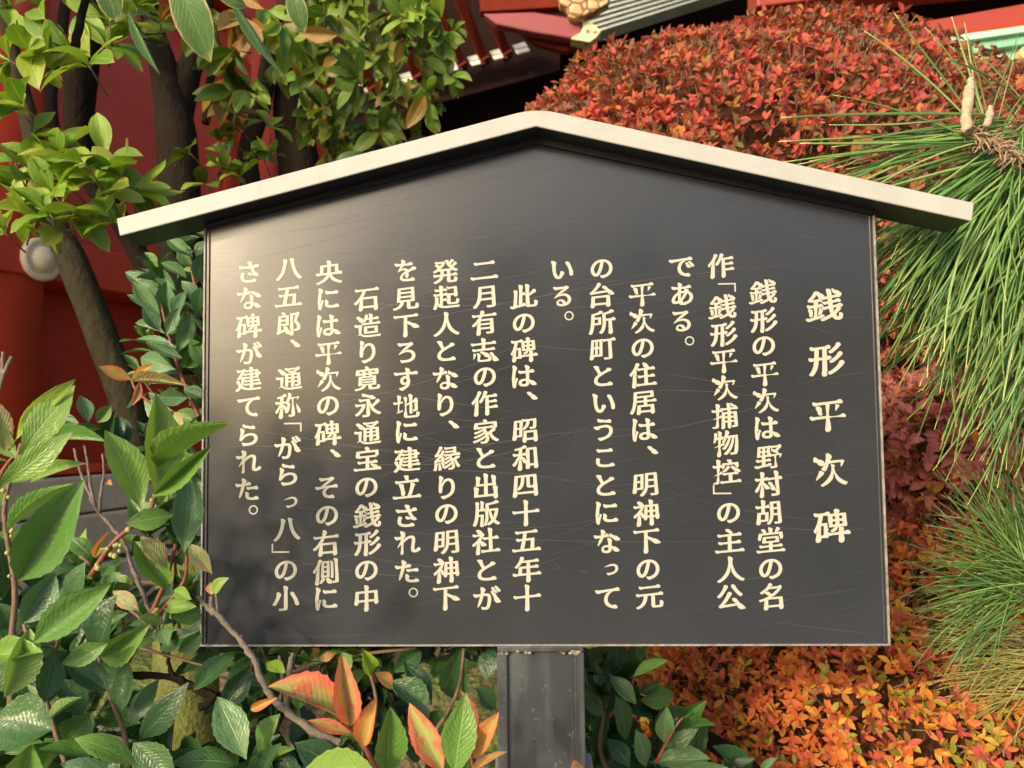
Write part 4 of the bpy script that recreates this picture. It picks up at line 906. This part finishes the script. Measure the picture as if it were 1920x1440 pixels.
# ---------------------------------------------------------------- azaleas: leaf rosettes over a clipped mound
def small_leaf(mat):
    return leaf_mesh('azalea_leaf', 4, 1, .3, .18, 0, .55, sharp=.9, mat=mat, seed=1)
def azalea(name, label, cat, surf, n, ll, mat, seed, rosette=(3, 6), inner=.35, group=None):
    """surf(rg) -> (point, normal, depth factor 0..1); n rosettes"""
    rg = random.Random(seed); base = small_leaf(mat); co = np.array([v.co[:] for v in base.vertices]); fc = np.array([p.vertices[:] for p in base.polygons])
    uv = np.zeros((len(co), 2)); vi = [l.vertex_index for l in base.loops]
    for l, k in zip(base.uv_layers[0].data, vi): uv[k] = l.uv[:]
    L = []; tw_ = []
    for i in range(n):
        p, nn, k = surf(rg); q = p-nn*ll*1.6
        if k > .5: tw_.append((q, p))
        pn = math.sin(p.x*6.1+1.3*math.sin(p.z*5))*math.sin(p.z*7.3+p.x*2.1)+rg.gauss(0, .35)
        cv = rg.random() if pn < .45 else .60+.28*rg.random()   # a shoot's leaves turn colour together
        d = (nn+Vector((rg.gauss(0, .4), rg.gauss(0, .4), rg.gauss(0, .4)+.2))).normalized(); side = d.orthogonal().normalized(); a0 = rg.uniform(0, 6.28); m = rg.randint(*rosette)
        for j in range(m):
            a = a0+j*6.283/m+rg.uniform(-.3, .3); out = Matrix.Rotation(a, 3, d) @ side; o = rg.uniform(.45, 1.25)
            ld = (d*math.cos(o)+out*math.sin(o)).normalized(); Ln = ll*rg.uniform(.5, 1.2); nrm = (d+out*-.2+Vector((rg.gauss(0, .35), rg.gauss(0, .35), rg.gauss(0, .35)))).normalized()
            x, y, z = frame(ld, nrm); w = Ln*rg.uniform(.36, .52)
            L.append((np.array([x[:], y[:], z[:]])*np.array([[w], [Ln], [Ln]]), np.array(p[:]), (cv+rg.gauss(0, .13)) % 1.0, k))
    top = empty(name, tuple(surf(random.Random(1))[0].xy)+(.7,), label, cat, group)
    order = sorted(range(len(L)), key=lambda i: (CAM-Vector(L[i][1])).length+(0 if L[i][3] > .5 else 5))
    near, rest = order[:300], order[300:]
    for i in near:
        M, p, c, _ = L[i]; o = bpy.data.objects.new('leaf', base); COL.objects.link(o); o.parent = top
        T = Matrix(((M[0][0], M[1][0], M[2][0], p[0]), (M[0][1], M[1][1], M[2][1], p[1]), (M[0][2], M[1][2], M[2][2], p[2]), (0, 0, 0, 1)))
        o.matrix_basis = Matrix.Translation(-top.location) @ T
    Ms = np.array([L[i][0] for i in rest]); Ps = np.array([L[i][1] for i in rest]); Cs = np.array([L[i][2] for i in rest])
    VV = (np.einsum('vk,nkc->nvc', co, Ms)+Ps[:, None, :]).reshape(-1, 3); nv = len(co)
    FF = (fc[None]+(np.arange(len(rest))*nv)[:, None, None]).reshape(-1, 4)
    m = bpy.data.meshes.new('leaves'); m.vertices.add(len(VV)); m.vertices.foreach_set('co', VV.ravel()); m.loops.add(FF.size); m.loops.foreach_set('vertex_index', FF.ravel())
    m.polygons.add(len(FF)); m.polygons.foreach_set('loop_start', np.arange(0, FF.size, 4)); m.polygons.foreach_set('loop_total', np.full(len(FF), 4)); m.polygons.foreach_set('use_smooth', np.ones(len(FF), bool))
    ul = m.uv_layers.new(name='UVMap'); ul.data.foreach_set('uv', np.tile(uv, (len(rest), 1))[FF.ravel()].ravel())
    at = m.attributes.new('rnd', 'FLOAT', 'POINT'); at.data.foreach_set('value', np.repeat(Cs, nv)); m.materials.append(mat); m.update(); m.validate()
    o = bpy.data.objects.new('leaves', m); o['kind'] = 'stuff'; world_child(o, top)
    V, F = [], []
    for q, p in tw_[::1]:
        e = p+(p-q)*rg.uniform(-.1, .45)+Vector((rg.gauss(0, .3), rg.gauss(0, .3), rg.gauss(0, .3)))*ll*.8; s = q+Vector((rg.gauss(0, 1), rg.gauss(0, 1), rg.gauss(0, 1)))*ll*.5
        v, f = tube([s, e], [.0016, .0008], 3, False); F += [tuple(i+len(V) for i in t) for t in f]; V += v
    o = bpy.data.objects.new('twigs', mesh('twigs', V, F, TAN)); o['kind'] = 'stuff'; world_child(o, top)
    return top
def ellip(c, r, inner=.3, front=True, lump=.05, seed=0):
    def s(rg):
        while True:
            d = Vector((rg.gauss(0, 1), rg.gauss(0, 1), rg.gauss(0, 1))).normalized()
            if d.y < .45 and d.z > -.75: break
        k = 1 if rg.random() > inner else 0
        f = (1+lump*math.sin(d.x*9+seed)*math.cos(d.z*8+seed*2)+lump*.6*math.sin(d.x*21+d.z*17)+rg.gauss(0, .012)) * (1 if k else rg.uniform(.80, .95))
        p = c+Vector((d.x*r[0], d.y*r[1], d.z*r[2]))*f
        return p, Vector((d.x/r[0], d.y/r[1], d.z/r[2])).normalized(), 1.0*k
    return s
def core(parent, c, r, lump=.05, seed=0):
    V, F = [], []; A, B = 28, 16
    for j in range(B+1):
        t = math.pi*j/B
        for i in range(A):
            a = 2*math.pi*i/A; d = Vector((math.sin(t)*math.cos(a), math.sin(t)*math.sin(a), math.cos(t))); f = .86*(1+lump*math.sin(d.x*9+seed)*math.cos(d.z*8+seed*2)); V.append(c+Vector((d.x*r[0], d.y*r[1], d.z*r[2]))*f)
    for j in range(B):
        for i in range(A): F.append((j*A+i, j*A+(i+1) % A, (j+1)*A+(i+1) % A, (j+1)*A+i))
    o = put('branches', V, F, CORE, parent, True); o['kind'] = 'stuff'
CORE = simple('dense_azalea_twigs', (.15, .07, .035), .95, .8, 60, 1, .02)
c1 = P(1415, 512, 1.65); r1 = (1.03, .86, .775)
a1 = azalea('azalea_bush', 'big dome of clipped red azalea behind the right slope of the sign roof', 'azalea', ellip(c1, r1, .28, lump=.035), 13500, .030, AZ['red'], 11)
core(a1, c1, r1, .035)
c2 = P(1800, 850, .95); r2 = (.42, .42, .20)
a2 = azalea('azalea_bush', 'purplish red azalea layer right of the board under the long pine needles', 'azalea', ellip(c2, r2, .25, lump=.06, seed=2), 2200, .035, AZ['purple'], 12)
core(a2, c2, r2, .06, 2)
c3 = P(1660, 1500, .85); r3 = (.64, .52, .66)
a3 = azalea('azalea_bush', 'orange and yellow leaved azalea mound below the right corner of the board', 'azalea', ellip(c3, r3, .28, lump=.05, seed=4), 12500, .0245, AZ['orange'], 13)
core(a3, c3, r3, .05, 4)

# ---------------------------------------------------------------- pines
NEEDLE = NT('pine_needle'); _r = rnd_value(NEEDLE); _uv = NEEDLE.n('TexCoord').outputs['UV']; _sx = NEEDLE.n('SeparateXYZ'); NEEDLE.l(_uv, _sx.inputs[0])
_c = NEEDLE.ramp(_r, [(0, (.05, .13, .035)), (.4, (.10, .21, .045)), (.8, (.16, .28, .07)), (1, (.26, .36, .14))])
_t = NEEDLE.math('MULTIPLY', NEEDLE.math('SUBTRACT', _sx.outputs[1], .94), 20.0, True)
NEEDLE.l(NEEDLE.mix(_t, _c, (.50, .48, .16)), NEEDLE.b.inputs['Base Color']); NEEDLE.set(Roughness=.38)
NEEDY = NT('yellowing_pine_needle'); _r = rnd_value(NEEDY); NEEDY.l(NEEDY.ramp(_r, [(0, (.20, .24, .06)), (.5, (.34, .33, .09)), (1, (.42, .33, .14))]), NEEDY.b.inputs['Base Color']); NEEDY.set(Roughness=.5)
def needle_mesh(bend, mat, wob=0):
    pts, rad = [], []
    for i in range(9):
        t = i/8; pts.append(Vector((wob*math.sin(t*4), t, -bend*t*t))); rad.append(.0080*(1-.72*t**5) if i else .005)
    V, F = tube(pts, rad, 4); uv = [(0, v.y) for v in V]
    return mesh('needle', V, F, mat, True, uv)
NM = {m.name: [needle_mesh(b, m, w) for b, w in ((.05, .0), (.15, .01), (.28, -.02), (-.06, .02), (.2, .03), (.38, 0))] for m in (NEEDLE.m, NEEDY.m)}
def needles(parent, specs, mat, th=1.0, cap=300):
    """specs: (base, direction, length). The nearest become parts, the others one mesh."""
    rg = random.Random(len(specs)); ms = NM[mat.name]; S_ = []
    for B, d, L in specs:
        i = rg.choices(range(6), (5, 4, 2, 3, 3, 1))[0]
        up = (Vector((0, 0, 1))+Vector((rg.gauss(0, .3), rg.gauss(0, .3), 0))).normalized(); x, y, z = frame(d.normalized(), up)
        t = th*.22*rg.uniform(.8, 1.2); S_.append((B, x*t, y*L, z*L, z*t, ms[i]))
    order = sorted(range(len(S_)), key=lambda i: (S_[i][0]+S_[i][2]*.5-CAM).length)
    V, UV, F, R_ = [], [], [], []
    for n_, i in enumerate(order):
        B, x, y, z, zt, m = S_[i]
        # bend follows the length, thickness stays constant: bake as x, y, z axes with z scaled by length
        M = Matrix(((x.x, y.x, z.x, B.x), (x.y, y.y, z.y, B.y), (x.z, y.z, z.z, B.z), (0, 0, 0, 1)))
        if n_ < cap:
            o = bpy.data.objects.new('needle', m); COL.objects.link(o); o.parent = parent; o.matrix_basis = Matrix.Translation(-parent.location) @ M
        else:
            k = len(V); V += [M @ v.co for v in m.vertices]; UV += [(0, v.co.y) for v in m.vertices]; F += [tuple(a+k for a in p.vertices) for p in m.polygons]; R_ += [rg.random()]*len(m.vertices)
    if V:
        me = mesh('needles', V, F, mat, True, UV); at = me.attributes.new('rnd', 'FLOAT', 'POINT'); at.data.foreach_set('value', R_)
        o = bpy.data.objects.new('needles', me); o['kind'] = 'stuff'; world_child(o, parent)
NR = random.Random(21)
def fan(c, n, L, aim, spread, jit=.02, flat=1.0):
    out = []
    for i in range(n):
        d = (aim.normalized()+Vector((NR.gauss(0, spread), NR.gauss(0, spread*flat), NR.gauss(0, spread)))).normalized()
        out.append((c+Vector((NR.gauss(0, jit), NR.gauss(0, jit), NR.gauss(0, jit))), d, L*NR.uniform(.7, 1.12)))
    return out
def pxdir(a, b, y): return P(b[0], b[1], y)-P(a[0], a[1], y)
pc = P(1872, 258, .035)
pine = empty('pine_branch', tuple(pc), 'pine branch with long green needles hanging over the right end of the sign roof', 'pine')
sp_ = []
sp_ += fan(pc, 34, .27, pxdir((1880, 290), (1560, 338), .0), .075, .012)
sp_ += fan(P(1895, 300, .07), 80, .29, pxdir((1880, 290), (1640, 470), 0), .13, .02, .3)
sp_ += fan(P(1910, 320, .09), 110, .29, pxdir((1880, 290), (1690, 590), 0), .13, .03, .4)
sp_ += fan(P(1940, 330, .09), 90, .28, pxdir((1880, 290), (1790, 640), 0), .13, .035, .6)
sp_ += fan(P(1990, 420, .10), 130, .29, pxdir((1950, 420), (1740, 700), 0), .12, .04, .4)
sp_ += fan(P(2010, 520, .08), 90, .27, pxdir((2010, 520), (1840, 800), 0), .11, .04, .5)
sp_ += fan(P(1960, 300, .02), 26, .2, pxdir((1960, 300), (1960, 600), 0), .2, .03)
sp_ += fan(P(1960, 430, .16), 80, .30, pxdir((1940, 420), (1650, 560), 0), .13, .03, .3)
for b, t, L in (((1830, 240), (1652, 30), .22), ((1836, 240), (1667, 31), .21), ((1828, 262), (1584, 130), .2), ((1800, 220), (1556, 250), .2), ((1850, 235), (1812, 38), .15), ((1845, 238), (1781, 28), .16), ((1850, 236), (1784, 33), .16), ((1855, 238), (1832, 62), .14),
                 ((1850, 236), (1920, 62), .17), ((1880, 250), (1922, 150), .1), ((1920, 200), (1786, 82), .12), ((1868, 236), (1920, 70), .15), ((1920, 190), (1830, 90), .12), ((1850, 228), (2000, 222), .14), ((1905, 220), (1804, 68), .14)):
    B = P(b[0], b[1], .01); d = P(t[0], t[1], -.01)-B; sp_.append((B, d, d.length))
needles(pine, sp_, NEEDLE.m, .84)
BUD = simple('pale_pine_bud', (.55, .44, .30), .8, .3, 120, .9, .003)
stem(pine, [P(1812, 246, .0), P(1812, 205, .0), P(1818, 165, .0), P(1822, 140, .0)], [.0058, .0068, .0060, .0018], BUD, 'bud', sides=12, n=7, jit=.0011)
stem(pine, [P(1850, 238, .0), P(1856, 215, .0), P(1857, 198, .0)], [.005, .005, .0025], BUD, 'bud', sides=8, n=4, jit=.0004)
stem(pine, [P(1830, 246, .02), P(1880, 285, .02), P(1960, 330, .03), P(2080, 420, .05)], [.003, .004, .006, .008], BARK, 'branch', sides=9, jit=.0015)
V, F = [], []
for i in range(160):
    q = NR.random(); c = P(1810+q*120, 243+q*60, .015); d = Vector((NR.gauss(0, 1), NR.gauss(0, 1), NR.gauss(0, .8))).normalized()*NR.uniform(.012, .028)
    v, f = tube([c, c+d*.6, c+d+Vector((0, 0, -.004))], [.0016, .0012, .0005], 4); F += [tuple(k+len(V) for k in t) for t in f]; V += v
o = put('bud_scales', V, F, simple('papery_scales', (.36, .25, .16), .8, .4, 100, .5, .002), pine); o['kind'] = 'stuff'
p2 = P(1930, 1080, .35)
pine2 = empty('pine_branch', tuple(p2), 'fine needled green pine tuft at the right edge beside the orange azalea', 'pine')
sp_ = []
for cx, cy, n, tx, ty, s in ((1900, 1080, 120, 1740, 1010, .26), (1910, 1060, 110, 1850, 930, .24), (1940, 1040, 90, 1910, 930, .26), (1920, 1100, 110, 1780, 1100, .24), (1970, 1100, 90, 1870, 1000, .34), (1900, 1120, 90, 1800, 1160, .26), (1990, 1040, 80, 1960, 920, .3)):
    sp_ += fan(P(cx, cy, .33), int(n*.45), .16, pxdir((cx, cy), (tx, ty), .33), s, .02)
needles(pine2, sp_, NEEDLE.m, .78)
stem(pine2, [P(1850, 1055, .34), P(1900, 1100, .34), P(1990, 1170, .36)], [.003, .005, .008], TWIG, 'branch', jit=.0008)
p3 = P(1940, 1240, .45)
pine3 = empty('pine_branch', tuple(p3), 'yellowing needle tuft at the right edge below the green pine tuft', 'pine')
sp_ = []
for cx, cy, n, tx, ty, s in ((1900, 1190, 110, 1780, 1150, .28), (1930, 1230, 130, 1800, 1230, .26), (1950, 1280, 90, 1850, 1290, .26)):
    sp_ += fan(P(cx, cy, .42), int(n*.5), .16, pxdir((cx, cy), (tx, ty), .42), s, .02)
needles(pine3, sp_, NEEDY.m, .65)
stem(pine3, [P(1890, 1180, .42), P(1960, 1240, .42), P(2040, 1300, .42)], [.003, .005, .008], TWIG, 'branch', jit=.0008)
